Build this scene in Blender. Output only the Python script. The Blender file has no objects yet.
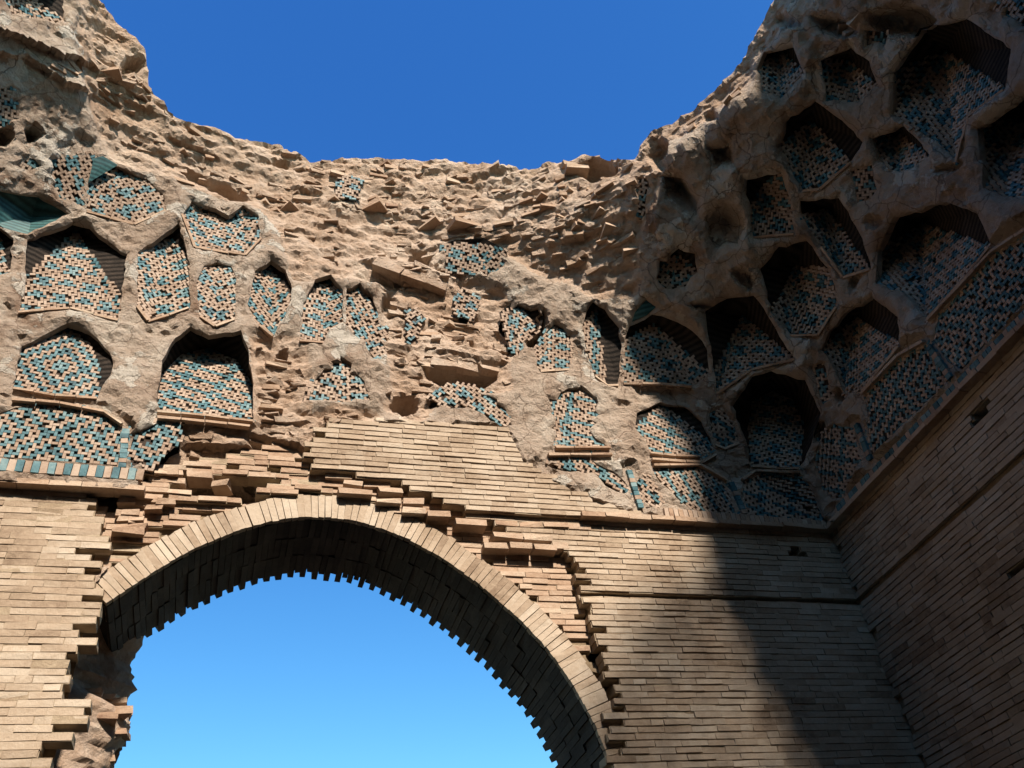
import bpy, math, random
import mathutils.kdtree
import numpy as np
from mathutils import Vector, noise
from mathutils.geometry import delaunay_2d_cdt

random.seed(7)
rng = np.random.default_rng(7)
SC = bpy.context.scene
COL = SC.collection

# ------------------------------------------------------------------ camera model (metres, z up)
FPX = 906.0
PITCH, ROLL, YAW = math.radians(40.315), math.radians(-8.473), math.radians(-21.14)
CAM = np.array([0.0, 0.0, 1.6])


def cam_axes():
    cp, sp = math.cos(PITCH), math.sin(PITCH)
    right, fwd, up = np.array([1.0, 0, 0]), np.array([0, cp, sp]), np.array([0, -sp, cp])
    c, s = math.cos(YAW), math.sin(YAW)
    Rz = np.array([[c, -s, 0], [s, c, 0], [0, 0, 1]])
    right, fwd, up = Rz @ right, Rz @ fwd, Rz @ up
    c, s = math.cos(ROLL), math.sin(ROLL)
    return c * right + s * up, -s * right + c * up, fwd


RIGHT, UP, FWD = cam_axes()


def rays(p):
    p = np.atleast_2d(np.asarray(p, float))
    a = (p[:, 0] - 512) / FPX
    b = (p[:, 1] - 384) / FPX
    return a[:, None] * RIGHT - b[:, None] * UP + FWD


def to_px(P):
    v = np.asarray(P, float) - CAM
    d = v @ FWD
    d = np.where(d < 0.05, 0.05, d)
    return np.stack([512 + FPX * (v @ RIGHT) / d, 384 - FPX * (v @ UP) / d], -1)


# ------------------------------------------------------------------ the chamber: square below, round above
CX, CY, S0 = 0.75, 1.71, 5.29
LEAN = 0.34
ZC, HZ = 6.30, 4.7
WY = CY + S0            # front wall plane y = 7.00
WX = CX + S0            # right wall plane x = 6.04


def S_of(z):
    h = np.clip((z - ZC) / HZ, 0, None)
    s1 = S0 - LEAN * np.minimum(h, 1) ** 1.5
    dz = np.clip(z - ZC - HZ, 0, None)
    return np.maximum(s1 - 0.17 * dz - 0.065 * dz ** 2, 0.6)


def r_of(z, x):
    t = np.clip((x - CX + 1.5) / 4.0, 0, 1)
    h = np.clip((z - ZC) / HZ * (1 + .32 * t * t * (3 - 2 * t)), 0, 1)
    return S_of(z) * h ** 1.25


def sdf(P):
    t = np.clip((P[..., 0] - CX - 2.6) / 1.9, 0, 1)
    lean = .24 * t * t * (3 - 2 * t) * np.clip(P[..., 2] - 8.6, 0, 4) ** 1.15      # the right-hand vault leans further in
    S, r = S_of(P[..., 2]), r_of(P[..., 2], P[..., 0])
    S, r = S - lean, np.maximum(r - lean, 0)
    qx = np.abs(P[..., 0] - CX) - (S - r)
    qy = np.abs(P[..., 1] - CY) - (S - r)
    return np.hypot(np.maximum(qx, 0), np.maximum(qy, 0)) + np.minimum(np.maximum(qx, qy), 0) - r


def hit(p, d=0.0):
    """where the sight line of a pixel meets the vault, d metres behind its face"""
    V = rays(p)
    V = V / np.linalg.norm(V, axis=1)[:, None]
    d = np.broadcast_to(np.asarray(d, float), (len(V),))
    ts = np.arange(2.0, 24.0, 0.08)
    F = sdf(CAM + V[:, None, :] * ts[None, :, None]) - d[:, None]
    k = np.argmax(F > 0, axis=1)
    lo, hi = ts[np.maximum(k - 1, 0)], ts[k]
    for _ in range(25):
        m = (lo + hi) / 2
        f = sdf(CAM + V * m[:, None]) - d
        hi = np.where(f > 0, m, hi)
        lo = np.where(f > 0, lo, m)
    return CAM + V * ((lo + hi) / 2)[:, None]


def surf(th, z, d=0.0):
    """point of the vault at angle th and height z, d metres behind the face"""
    th, z = np.broadcast_arrays(np.asarray(th, float), np.asarray(z, float))
    lo, hi = np.zeros(th.shape), np.full(th.shape, 12.0)
    ct, st = np.cos(th), np.sin(th)
    for _ in range(28):
        m = (lo + hi) / 2
        f = sdf(np.stack([CX + m * ct, CY + m * st, z], -1)) - d
        hi = np.where(f > 0, m, hi)
        lo = np.where(f > 0, lo, m)
    m = (lo + hi) / 2
    return np.stack([CX + m * ct, CY + m * st, z], -1)


def normal_in(P):
    """unit vector from the vault face into the chamber"""
    e = 0.01
    g = np.stack([sdf(P + np.eye(3)[k] * e) - sdf(P - np.eye(3)[k] * e) for k in range(3)], -1)
    return -g / np.maximum(np.linalg.norm(g, axis=-1), 1e-6)[..., None]


def on_front(p, y):
    V = rays(p)
    return CAM + V * ((y - CAM[1]) / V[:, 1])[:, None]


def on_right(p, x):
    V = rays(p)
    return CAM + V * ((x - CAM[0]) / V[:, 0])[:, None]


def inside(pts, poly):
    pts = np.asarray(pts, float)
    poly = np.asarray(poly, float)
    x, y = pts[..., 0], pts[..., 1]
    r = np.zeros(x.shape, bool)
    n = len(poly)
    for i in range(n):
        x1, y1 = poly[i]
        x2, y2 = poly[(i + 1) % n]
        if y1 == y2:
            continue
        r ^= ((y1 > y) != (y2 > y)) & (x < (x2 - x1) * (y - y1) / (y2 - y1) + x1)
    return r


def dist_poly(pts, poly, closed=True):
    pts = np.asarray(pts, float)
    poly = np.asarray(poly, float)
    best = np.full(len(pts), 1e9)
    n = len(poly)
    for i in range(n if closed else n - 1):
        a, b = poly[i], poly[(i + 1) % n]
        ab = b - a
        t = np.clip(((pts - a) @ ab) / max(ab @ ab, 1e-9), 0, 1)
        best = np.minimum(best, np.linalg.norm(pts - a - t[:, None] * ab, axis=1))
    return best


def sm(a, b, x):
    t = np.clip((x - a) / (b - a), 0, 1)
    return t * t * (3 - 2 * t)


def fbm(P, scale, octv=4, H=0.9):
    return np.array([noise.fractal(Vector(p) * scale, H, 2.1, octv) for p in P])


def cell(a, b, c=0):
    v = math.sin(a * 127.1 + b * 311.7 + c * 74.7) * 43758.5453
    return v - math.floor(v)


# ------------------------------------------------------------------ materials
def mat(name):
    m = bpy.data.materials.new(name)
    m.use_nodes = True
    nt = m.node_tree
    bs = nt.nodes['Principled BSDF']
    bs.inputs['Specular IOR Level'].default_value = 0.15
    bs.inputs['Roughness'].default_value = 0.95
    return m, nt, bs


def N(nt, t, **kw):
    n = nt.nodes.new(t)
    for k, v in kw.items():
        if k in n.inputs:
            n.inputs[k].default_value = v
        else:
            setattr(n, k, v)
    return n


def ramp(nt, stops):
    n = nt.nodes.new('ShaderNodeValToRGB')
    e = n.color_ramp.elements
    while len(e) < len(stops):
        e.new(0.5)
    for k, (p, c) in enumerate(stops):
        e[k].position = p
        e[k].color = (*c, 1)
    return n


def earth(name, cols, scale=1.6, bump=0.03, tone=None, fine=26, blot=None, rough=0.95):
    """weathered masonry / plaster: blotches, grain, optional per-brick tone, bump"""
    m, nt, bs = mat(name)
    L = nt.links.new
    tc = N(nt, 'ShaderNodeTexCoord')
    n1 = N(nt, 'ShaderNodeTexNoise', Scale=scale, Detail=8.0, Roughness=0.65)
    n2 = N(nt, 'ShaderNodeTexNoise', Scale=fine, Detail=6.0, Roughness=0.7)
    L(tc.outputs['Object'], n1.inputs['Vector'])
    L(tc.outputs['Object'], n2.inputs['Vector'])
    mx = N(nt, 'ShaderNodeMath', operation='MULTIPLY_ADD')
    L(n2.outputs['Fac'], mx.inputs[0])
    mx.inputs[1].default_value = 0.55
    ad = N(nt, 'ShaderNodeMath', operation='MULTIPLY_ADD')
    L(n1.outputs['Fac'], ad.inputs[0])
    ad.inputs[1].default_value = 1.3
    ad.inputs[2].default_value = -0.42
    L(ad.outputs[0], mx.inputs[2])
    last = mx.outputs[0]
    if tone is not None:
        at = N(nt, 'ShaderNodeAttribute', attribute_name='tone')
        t2 = N(nt, 'ShaderNodeMath', operation='MULTIPLY_ADD')
        L(at.outputs['Fac'], t2.inputs[0])
        t2.inputs[1].default_value = tone
        sb = N(nt, 'ShaderNodeMath', operation='ADD')
        L(last, t2.inputs[2])
        L(t2.outputs[0], sb.inputs[0])
        sb.inputs[1].default_value = -tone / 2
        last = sb.outputs[0]
    k = len(cols)
    rp = ramp(nt, [(0.18 + 0.64 * i / (k - 1), c) for i, c in enumerate(cols)])
    L(last, rp.inputs['Fac'])
    color = rp.outputs['Color']
    if blot:
        n3 = N(nt, 'ShaderNodeTexNoise', Scale=blot[1], Detail=5.0, Roughness=0.6)
        L(tc.outputs['Object'], n3.inputs['Vector'])
        r3 = ramp(nt, [(blot[2], (0, 0, 0)), (blot[2] + 0.16, (1, 1, 1))])
        L(n3.outputs['Fac'], r3.inputs['Fac'])
        mm = N(nt, 'ShaderNodeMix', data_type='RGBA')
        L(r3.outputs['Color'], mm.inputs['Factor'])
        L(color, mm.inputs['A'])
        mm.inputs['B'].default_value = (*blot[0], 1)
        color = mm.outputs['Result']
    L(color, bs.inputs['Base Color'])
    n4 = N(nt, 'ShaderNodeTexNoise', Scale=fine * 0.55, Detail=9.0, Roughness=0.72)
    L(tc.outputs['Object'], n4.inputs['Vector'])
    b = N(nt, 'ShaderNodeBump', Strength=1.0, Distance=bump)
    n5 = N(nt, 'ShaderNodeTexNoise', Scale=fine * 2.4, Detail=6.0, Roughness=0.8)
    L(tc.outputs['Object'], n5.inputs['Vector'])
    hs = N(nt, 'ShaderNodeMath', operation='MULTIPLY_ADD')
    L(n5.outputs['Fac'], hs.inputs[0])
    hs.inputs[1].default_value = .42
    L(n4.outputs['Fac'], hs.inputs[2])
    L(hs.outputs[0], b.inputs['Height'])
    L(b.outputs['Normal'], bs.inputs['Normal'])
    bs.inputs['Roughness'].default_value = rough
    return m


M = {}
M['brick'] = earth('weathered_brick', [(.20, .135, .088), (.33, .238, .162), (.40, .302, .215), (.475, .38, .285)], 0.9, .012, .36, 30, ((.43, .335, .245), 1.7, .55))
M['brick_warm'] = earth('warm_brick', [(.22, .13, .085), (.36, .235, .155), (.425, .30, .21), (.49, .375, .27)], 1.2, .014, .28, 30)
M['mortar'] = earth('old_mortar', [(.13, .085, .05), (.22, .155, .095), (.31, .23, .145)], 2.5, .02, None, 18)
M['plaster'] = earth('worn_plaster', [(.30, .205, .14), (.46, .335, .245), (.54, .42, .32), (.65, .55, .44)], 1.3, .085, None, 20, ((.27, .165, .105), 1.5, .55))
M['earth'] = earth('broken_masonry', [(.28, .17, .105), (.47, .32, .22), (.55, .405, .30), (.64, .52, .40)], 1.8, .07, None, 15)
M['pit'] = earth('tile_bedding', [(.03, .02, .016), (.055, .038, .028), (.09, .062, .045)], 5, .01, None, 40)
M['buff'] = earth('buff_tile', [(.24, .16, .11), (.335, .235, .17), (.43, .325, .245)], 3.0, .006, .4, 40)
M['teal'] = earth('turquoise_tile', [(.028, .068, .078), (.048, .115, .128), (.08, .16, .172), (.17, .24, .235)], 4.0, .004, .5, 40, None, .5)
M['hood'] = earth('shaded_dark_brick', [(.02, .015, .012), (.04, .03, .023), (.075, .055, .042)], 2.2, .02, None, 22)  # dark brick of the niche hoods, with their shade painted into the colour
M['joint'] = earth('lime_joint', [(.24, .165, .105), (.36, .27, .18), (.46, .36, .25)], 2.2, .02, .3, 24)
M['soffit_shade'] = earth('shade_painted_brick', [(.035, .028, .024), (.06, .048, .04), (.10, .08, .065)], 1.3, .012, .3, 30)  # near-black colour paints the shade under the arch onto its bricks
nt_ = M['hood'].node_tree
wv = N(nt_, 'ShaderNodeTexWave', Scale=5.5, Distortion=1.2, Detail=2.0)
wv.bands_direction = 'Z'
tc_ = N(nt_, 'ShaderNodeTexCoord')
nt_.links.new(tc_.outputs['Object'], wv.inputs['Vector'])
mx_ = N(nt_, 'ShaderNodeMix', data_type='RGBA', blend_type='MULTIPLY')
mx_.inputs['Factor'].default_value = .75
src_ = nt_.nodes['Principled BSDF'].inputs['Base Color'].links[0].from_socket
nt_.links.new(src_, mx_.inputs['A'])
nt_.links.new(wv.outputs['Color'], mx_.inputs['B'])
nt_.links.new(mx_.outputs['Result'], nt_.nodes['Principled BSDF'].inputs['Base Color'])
M['tealplain'] = earth('turquoise_glaze', [(.015, .05, .052), (.04, .11, .11), (.09, .17, .15)], 3.0, .004, None, 30, None, .4)
M['ground'] = earth('dry_earth', [(.10, .075, .05), (.14, .105, .07), (.18, .135, .09)], .4, .04, None, 9)


def striped(m, scale, fac):
    nt = m.node_tree
    w_ = N(nt, 'ShaderNodeTexWave', Scale=scale, Distortion=2.0, Detail=3.0)
    w_.bands_direction = 'Z'
    t_ = N(nt, 'ShaderNodeTexCoord')
    nt.links.new(t_.outputs['Object'], w_.inputs['Vector'])
    x_ = N(nt, 'ShaderNodeMix', data_type='RGBA', blend_type='MULTIPLY')
    x_.inputs['Factor'].default_value = fac
    b_ = nt.nodes['Principled BSDF'].inputs['Base Color']
    nt.links.new(b_.links[0].from_socket, x_.inputs['A'])
    nt.links.new(w_.outputs['Color'], x_.inputs['B'])
    nt.links.new(x_.outputs['Result'], b_)


striped(M['tealplain'], 7.0, .6)


nt_ = M['plaster'].node_tree
b_ = nt_.nodes['Principled BSDF'].inputs['Base Color']
t_ = N(nt_, 'ShaderNodeTexCoord')
fl = N(nt_, 'ShaderNodeTexNoise', Scale=2.1, Detail=9.0, Roughness=.62)
nt_.links.new(t_.outputs['Object'], fl.inputs['Vector'])
fr = ramp(nt_, [(.555, (0, 0, 0)), (.575, (1, 1, 1))])
nt_.links.new(fl.outputs['Fac'], fr.inputs['Fac'])
fx = N(nt_, 'ShaderNodeMix', data_type='RGBA')
nt_.links.new(fr.outputs['Color'], fx.inputs['Factor'])
nt_.links.new(b_.links[0].from_socket, fx.inputs['A'])
fx.inputs['B'].default_value = (.62, .53, .43, 1)
wn = N(nt_, 'ShaderNodeTexNoise', Scale=3.0, Detail=4.0)
nt_.links.new(t_.outputs['Object'], wn.inputs['Vector'])
wa = N(nt_, 'ShaderNodeMix', data_type='RGBA', blend_type='ADD')
wa.inputs['Factor'].default_value = .35
nt_.links.new(t_.outputs['Object'], wa.inputs['A'])
nt_.links.new(wn.outputs['Color'], wa.inputs['B'])
vo = N(nt_, 'ShaderNodeTexVoronoi', Scale=2.4, feature='DISTANCE_TO_EDGE')
nt_.links.new(wa.outputs['Result'], vo.inputs['Vector'])
cr = ramp(nt_, [(.006, (.45, .42, .40)), (.02, (1, 1, 1))])
nt_.links.new(vo.outputs['Distance'], cr.inputs['Fac'])
cx_ = N(nt_, 'ShaderNodeMix', data_type='RGBA', blend_type='MULTIPLY')
cx_.inputs['Factor'].default_value = .8
nt_.links.new(fx.outputs['Result'], cx_.inputs['A'])
nt_.links.new(cr.outputs['Color'], cx_.inputs['B'])
nt_.links.new(cx_.outputs['Result'], b_)
bp = next(n for n in nt_.nodes if n.bl_idname == 'ShaderNodeBump')
b2 = N(nt_, 'ShaderNodeBump', Strength=1.0, Distance=.02)
mm_ = N(nt_, 'ShaderNodeMath', operation='MULTIPLY')
nt_.links.new(fr.outputs['Color'], mm_.inputs[0])
nt_.links.new(cr.outputs['Color'], mm_.inputs[1])
nt_.links.new(mm_.outputs[0], b2.inputs['Height'])
nt_.links.new(bp.outputs['Normal'], b2.inputs['Normal'])
nt_.links.new(b2.outputs['Normal'], nt_.nodes['Principled BSDF'].inputs['Normal'])


# ------------------------------------------------------------------ object helpers
def link(name, me, parent=None, label=None, cat=None, group=None, kind=None):
    o = bpy.data.objects.new(name, me)
    COL.objects.link(o)
    if parent is not None:
        o.parent = parent
    for k, v in (('label', label), ('category', cat), ('group', group), ('kind', kind)):
        if v:
            o[k] = v
    return o


def mesh(name, V, F, mats, parent=None, midx=None, tone=None, **kw):
    me = bpy.data.meshes.new(name)
    me.from_pydata([tuple(map(float, v)) for v in V], [], [tuple(map(int, f)) for f in F])
    for m in (mats if isinstance(mats, (list, tuple)) else [mats]):
        me.materials.append(m)
    if midx is not None:
        me.polygons.foreach_set('material_index', np.asarray(midx, np.int32))
    if tone is not None:
        at = me.attributes.new('tone', 'FLOAT', 'FACE')
        at.data.foreach_set('value', np.asarray(tone, np.float32))
    me.validate()
    me.update()
    return link(name, me, parent, **kw)


class Bricks:
    """collects six-sided bricks, each with its own tone, into ONE mesh"""
    Q = np.array([(0, 3, 2, 1), (4, 5, 6, 7), (0, 1, 5, 4), (1, 2, 6, 5), (2, 3, 7, 6), (3, 0, 4, 7)])

    def __init__(self):
        self.V, self.F, self.T, self.I, self.n = [], [], [], [], 0

    def hexa(self, pts, tone=None, mi=0):
        self.V.append(np.asarray(pts, float))
        self.F.append(self.Q + self.n)
        self.n += 8
        self.T += [random.random() if tone is None else tone] * 6
        self.I += [mi] * 6

    def box(self, c, ax, ay, az, jit=0.0, tone=None, mi=0):
        """centre and three half-axis vectors"""
        c, ax, ay, az = (np.asarray(v, float) for v in (c, ax, ay, az))
        p = np.array([c - ax - ay - az, c + ax - ay - az, c + ax + ay - az, c - ax + ay - az,
                      c - ax - ay + az, c + ax - ay + az, c + ax + ay + az, c - ax + ay + az])
        if jit:
            p = p + rng.normal(0, jit, (8, 3))
        self.hexa(p, tone, mi)

    def build(self, name, mats, parent=None, **kw):
        if not self.n:
            return None
        return mesh(name, np.concatenate(self.V), np.concatenate(self.F), mats, parent, self.I, self.T, **kw)


def empty(name, loc, label, cat, group=None):
    o = bpy.data.objects.new(name, None)
    COL.objects.link(o)
    o.empty_display_size = 0.2
    o['label'], o['category'] = label, cat
    if group:
        o['group'] = group
    return o


# ------------------------------------------------------------------ top-level things of the ruin
arched_wall = empty('arched_wall', (0, 0, 0), 'sunlit brick wall pierced by the broken pointed arch through which blue sky shows', 'wall')
side_wall = empty('side_wall', (0, 0, 0), 'plain dark brick wall in deep shade meeting the arched wall at the right corner', 'wall')
vault = empty('muqarnas_vault', (0, 0, 0), 'sunlit crumbling vault of tiled niches and bare brick above the pointed arch', 'vault')
squinch = empty('muqarnas_squinch', (0, 0, 0), 'shaded corner vault of deep dark tiled niches hanging over the dark side wall', 'vault')
rear_walls = empty('rear_wall', (0, 0, 0), 'ruined brick walls and dome stub closing the chamber behind the viewer', 'wall')

# ------------------------------------------------------------------ niches, traced on the photo and cut into the real vault surface
# V: outline from bottom left round by bottom right, side and apex; T = inner ridge point (x, y, depth); bi = corners of the tiled facets
NI = []


def niche(label, out, T=None, bi=None, kind='V', pat='cross', u=.0272, teal=.25, sq=None, sill=None, neat=True, side='hood', tops=None):
    NI.append(dict(label=label, out=out, T=T, bi=bi, kind=kind, pat=pat, u=u, teal=teal, sill=sill, neat=neat, side=side, tops=tops, sq=sq))


# --- sunlit left group
niche('large tiled niche of two facets under a dark star-shaped hood', [(18, 313), (70, 309), (118, 321), (121, 298), (127, 255), (90, 225), (73, 222), (27, 240), (26, 278)], (79, 247, .42), (8, 0, 1, 2, 3), sill=(0, 1, 2))
niche('narrow tiled niche with a black wedge of shade on its upper left', [(137, 307), (148, 322), (189, 309), (190, 263), (179, 223), (138, 252)], (156, 266, .30), (5, 0, 1, 2, 3), sill=(0, 1, 2))
niche('shallow half-hexagon niche of three facets with a brick sill', [(195, 248), (245, 256), (261, 239), (259, 216), (243, 205), (228, 215), (216, 208), (192, 201), (182, 215)], None, (0, 1), 'F', tops=[(243, 218, .16), (222, 208, .2), (200, 212, .16)], sill=(8, 0, 1, 2), side='tile')
niche('small lozenge of tiles below the half-hexagon niche', [(200, 317), (215, 327), (235, 320), (236, 279), (231, 266), (217, 262), (204, 266), (197, 279)], (217, 280, .1), (6, 7, 0, 1, 2, 3, 4), sill=(0, 1, 2))
niche('leaning oval niche with a dark right shoulder', [(259, 326), (273, 337), (281, 322), (291, 300), (292, 288), (286, 270), (271, 260), (255, 271), (248, 304)], (270, 286, .26), (7, 8, 0, 1, 2, 3), sill=(0, 1))
niche('left half of the paired niche with a dark upper corner', [(299, 341), (323, 343), (329, 329), (343, 322), (343, 290), (331, 274), (315, 279), (304, 303)], (326, 290, .24), (7, 0, 1, 2, 3, 4), sill=(0, 1))
niche('right half of the paired niche with its lower edge eroded', [(347, 323), (360, 338), (374, 357), (385, 352), (382, 326), (374, 301), (360, 284), (346, 290)], (357, 294, .12), (7, 0, 1, 2, 3, 4), neat=False)
niche('tiled niche with turquoise upper facet below the ledge', [(86, 212), (134, 225), (166, 211), (163, 194), (148, 180), (118, 166), (104, 163), (88, 186)], (122, 181, .16), (7, 0, 1, 2, 3, 4), sill=(0, 1, 2))
niche('faded strip of tiles on the pier left of the turquoise facet', [(54, 188), (60, 198), (84, 208), (84, 186), (100, 160), (90, 156), (76, 158), (53, 162)], kind='P', neat=False, teal=.2)
niche('plain turquoise facet framing the top of a niche', [(88, 183), (118, 165), (103, 156), (94, 158)], kind='T', neat=True)
niche('plain turquoise glazed hollow at the left edge', [(28, 234), (70, 214), (52, 203), (38, 195), (-8, 190), (-8, 224)], (32, 216, .32), None, 'G')
niche('dark niche cut off by the left edge', [(-14, 280), (10, 272), (14, 238), (-2, 226), (-20, 230)], (-4, 243, .35), (0, 1), sill=None)
niche('flat arched panel of blue and buff tiles', [(13, 389), (55, 396), (97, 399), (112, 370), (112, 357), (98, 338), (82, 327), (67, 323), (41, 336), (21, 346)], None, (0, 1, 2), 'F', tops=[(99, 372, .10), (93, 349, .16), (68, 328, .18), (40, 341, .12), (24, 352, .08)], pat='diamond', sill=(0, 1, 2))
niche('tiled niche under a projecting striped brick hood', [(157, 412), (205, 416), (253, 422), (253, 378), (249, 353), (241, 330), (209, 335), (191, 326), (175, 338), (162, 360)], None, (0, 1, 2), 'F', tops=[(251, 384, .30), (236, 362, .42), (209, 350, .5), (182, 356, .42), (162, 376, .3)], pat='scatter', teal=.3, sill=(0, 1, 2))
niche('broad blue diamond patterned tile panel at the foot of the vault', [(-30, 456), (60, 461), (119, 466), (121, 430), (104, 415), (78, 407), (40, 404), (16, 407), (-30, 425)], kind='P', pat='bigdiamond', teal=.5, u=.028)
niche('broken tile panel beside the blue diamond panel', [(131, 466), (150, 468), (158, 456), (178, 441), (180, 421), (152, 425), (131, 432)], kind='P', pat='diamond', teal=.5, neat=False)
niche('tiled hollow at the top left corner of the photo', [(5, 2), (10, 14), (40, 22), (65, 22), (64, -8), (5, -12)], (38, -6, .2), (0, 1, 2, 3), neat=False)
niche('small crumbled tile patch at the left edge', [(-4, 84), (12, 88), (15, 115), (-4, 126)], kind='P', neat=False)
niche('stray tile scrap on the plaster pier', [(16, 166), (28, 171), (42, 165), (34, 158), (24, 157)], kind='P', neat=False, teal=.6)
# --- sunlit middle group
niche('small ragged tile patch high in the bare masonry', [(340, 195), (356, 197), (358, 183), (346, 180), (339, 183)], kind='P', neat=False, teal=.5)
niche('ragged tile panel dark along its top edge', [(445, 270), (481, 271), (488, 277), (504, 262), (502, 251), (482, 242), (459, 243), (444, 246)], (470, 247, .10), (7, 0, 1, 2, 3, 4), neat=False)
niche('thin crumbling tile scrap in the rubble', [(457, 312), (472, 318), (476, 300), (464, 293), (457, 298)], kind='P', neat=False, teal=.3)
niche('narrow upright strip of tiles in the rubble', [(408, 342), (416, 333), (421, 320), (416, 312), (408, 314)], kind='P', neat=False, teal=.4)
niche('tented triangle of tiles above bare brick courses', [(306, 400), (340, 403), (370, 399), (363, 380), (342, 356), (316, 378)], (342, 364, .09), (5, 0, 1, 2, 3), neat=False)
niche('arched band of tiles left around a fallen niche', [(432, 399), (450, 408), (464, 404), (481, 412), (500, 426), (510, 423), (506, 410), (488, 394), (460, 387), (443, 390)], kind='P', neat=False, teal=.35)
niche('left half of a niche broken by a hole', [(519, 357), (523, 340), (536, 329), (541, 315), (530, 307), (517, 304), (503, 315), (511, 346)], (523, 315, .14), (6, 7, 0, 1, 2), neat=False)
niche('right half of a niche broken by a hole', [(534, 352), (540, 372), (569, 370), (571, 336), (563, 327), (555, 323), (546, 332)], (556, 330, .10), (6, 0, 1, 2, 3), sill=(1, 2))
niche('tall narrow niche with a black right facet', [(595, 377), (607, 386), (618, 386), (621, 347), (619, 328), (605, 309), (593, 301), (586, 312), (582, 330)], (601, 318, .34), (8, 0, 1), sill=(0, 1, 2))
niche('wide niche of two facets split by a sharp shadow', [(623, 384), (661, 384), (692, 387), (709, 372), (707, 350), (703, 341), (686, 326), (662, 316), (652, 315), (630, 326), (625, 342)], (655, 338, .36), (10, 0, 1, 2, 3), sill=(0, 1, 2))
niche('tilted turquoise tile above the shadow-split niche', [(632, 322), (647, 315), (656, 307), (646, 300), (635, 312)], kind='T')
niche('dappled strip of tile scraps beside the shadow line', [(637, 214), (643, 216), (646, 188), (640, 184), (636, 190)], kind='P', neat=False)
niche('round pit of blackened tiles on the shadow line', [(657, 284), (672, 291), (686, 288), (697, 271), (694, 255), (676, 249), (660, 260)], (677, 258, .2), (6, 0, 1, 2, 3), neat=False)
niche('leaning tile panel with a double brick sill', [(555, 448), (610, 448), (594, 438), (597, 410), (596, 398), (582, 386), (564, 391), (549, 399)], (572, 395, .1), (7, 0, 1, 2, 3, 4), neat=False, sill=(0, 1), pat='scatter', teal=.35)
niche('arched tile niche stained by dust beside the pier', [(650, 453), (676, 456), (700, 457), (714, 448), (702, 421), (686, 407), (660, 402), (637, 413), (636, 428), (646, 440)], (666, 410, .18), (8, 9, 0, 1, 2, 3), sill=(0, 1, 2), pat='scatter', teal=.4)
niche('tile panel at the foot of the vault left of the shadow', [(656, 476), (690, 508), (722, 515), (738, 516), (728, 487), (716, 475), (700, 467), (672, 463), (654, 468)], kind='P', pat='scatter', teal=.35)
niche('ragged band of tiles over the crack', [(550, 464), (572, 472), (594, 470), (606, 484), (626, 494), (624, 482), (612, 472), (590, 459), (560, 458)], kind='P', neat=False, pat='scatter', teal=.4)
niche('small tile scrap right of the blue upright strip', [(641, 500), (652, 508), (660, 500), (648, 480), (638, 478)], kind='P', neat=False)
niche('small upright tile panel on the lit pier', [(715, 445), (724, 449), (739, 443), (733, 421), (722, 407), (709, 413)], kind='P', pat='scatter', teal=.45, sill=(0, 1, 2))
# --- shaded right group
niche('large black hooded niche in the corner', [(752, 466), (776, 468), (799, 468), (810, 446), (816, 414), (804, 382), (771, 371), (752, 376), (733, 406), (744, 436)], None, (0, 1, 2), 'F', tops=[(804, 424, .45), (792, 400, .6), (772, 392, .65), (752, 402, .6), (748, 428, .4)], sill=(0, 1, 2))
niche('broad shaded niche with a brick sill beside the lit pier', [(721, 385), (752, 369), (786, 356), (780, 337), (768, 316), (752, 303), (730, 305), (712, 316), (709, 340), (714, 372)], (738, 325, .5), (9, 0, 1, 2), sill=(0, 1, 2))
niche('tall shaded niche with deep black back', [(790, 335), (818, 335), (832, 304), (831, 271), (818, 262), (806, 247), (783, 254), (767, 272), (771, 312)], (792, 276, .5), (8, 0, 1, 2, 3), sill=(0, 1, 2))
niche('slanting shaded niche edged with pale plaster', [(821, 247), (842, 270), (865, 263), (858, 238), (849, 222), (838, 204), (806, 206), (806, 218)], (826, 217, .4), (7, 0, 1, 2), sill=(0, 1, 2))
niche('small shaded niche with rows of reddish tiles', [(756, 232), (790, 229), (791, 202), (779, 178), (750, 184), (749, 210)], (768, 190, .3), (5, 0, 1, 2, 3), sill=(0, 1))
niche('large shaded niche high on the squinch', [(795, 166), (805, 184), (820, 187), (851, 162), (855, 143), (838, 126), (815, 109), (791, 127), (786, 148)], (810, 130, .42), (8, 0, 1, 2, 3), sill=(1, 2, 3))
niche('small dark tile patch between two large niches', [(857, 202), (870, 200), (877, 190), (872, 165), (851, 169)], kind='P', teal=.3)
niche('oval blackened niche near the broken rim', [(766, 88), (780, 94), (799, 72), (790, 49), (766, 55), (760, 70)], (778, 56, .3), (5, 0, 1, 2))
niche('half round niche with a blue tiled floor', [(826, 101), (858, 97), (873, 84), (866, 64), (850, 52), (825, 63)], (846, 66, .35), (5, 0, 1, 2), teal=.4)
niche('wide low shaded niche', [(877, 161), (901, 169), (925, 155), (917, 140), (903, 127), (873, 139)], (898, 138, .35), (5, 0, 1, 2))
niche('very large dark niche at the upper right', [(902, 110), (931, 139), (956, 150), (966, 112), (996, 90), (1001, 56), (962, 30), (926, 40), (903, 74)], (938, 66, .6), (8, 0, 1, 2, 3, 4), sill=(2, 3, 4))
niche('dark niche cut by the right edge', [(989, 181), (1010, 190), (1060, 188), (1060, 108), (1024, 103), (981, 131)], (1016, 126, .45), (5, 0, 1, 2))
niche('very large dark niche over the brick band', [(884, 279), (908, 288), (928, 312), (966, 278), (990, 247), (970, 221), (943, 211), (900, 223), (884, 252)], (912, 234, .55), (8, 0, 1, 2, 3, 4), sill=(2, 3, 4))
niche('oval shaded niche above the blue panel', [(836, 372), (846, 386), (863, 391), (892, 346), (891, 322), (869, 305), (845, 312), (828, 332), (827, 350)], (850, 326, .4), (8, 0, 1, 2, 3), sill=(2, 3))
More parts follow.
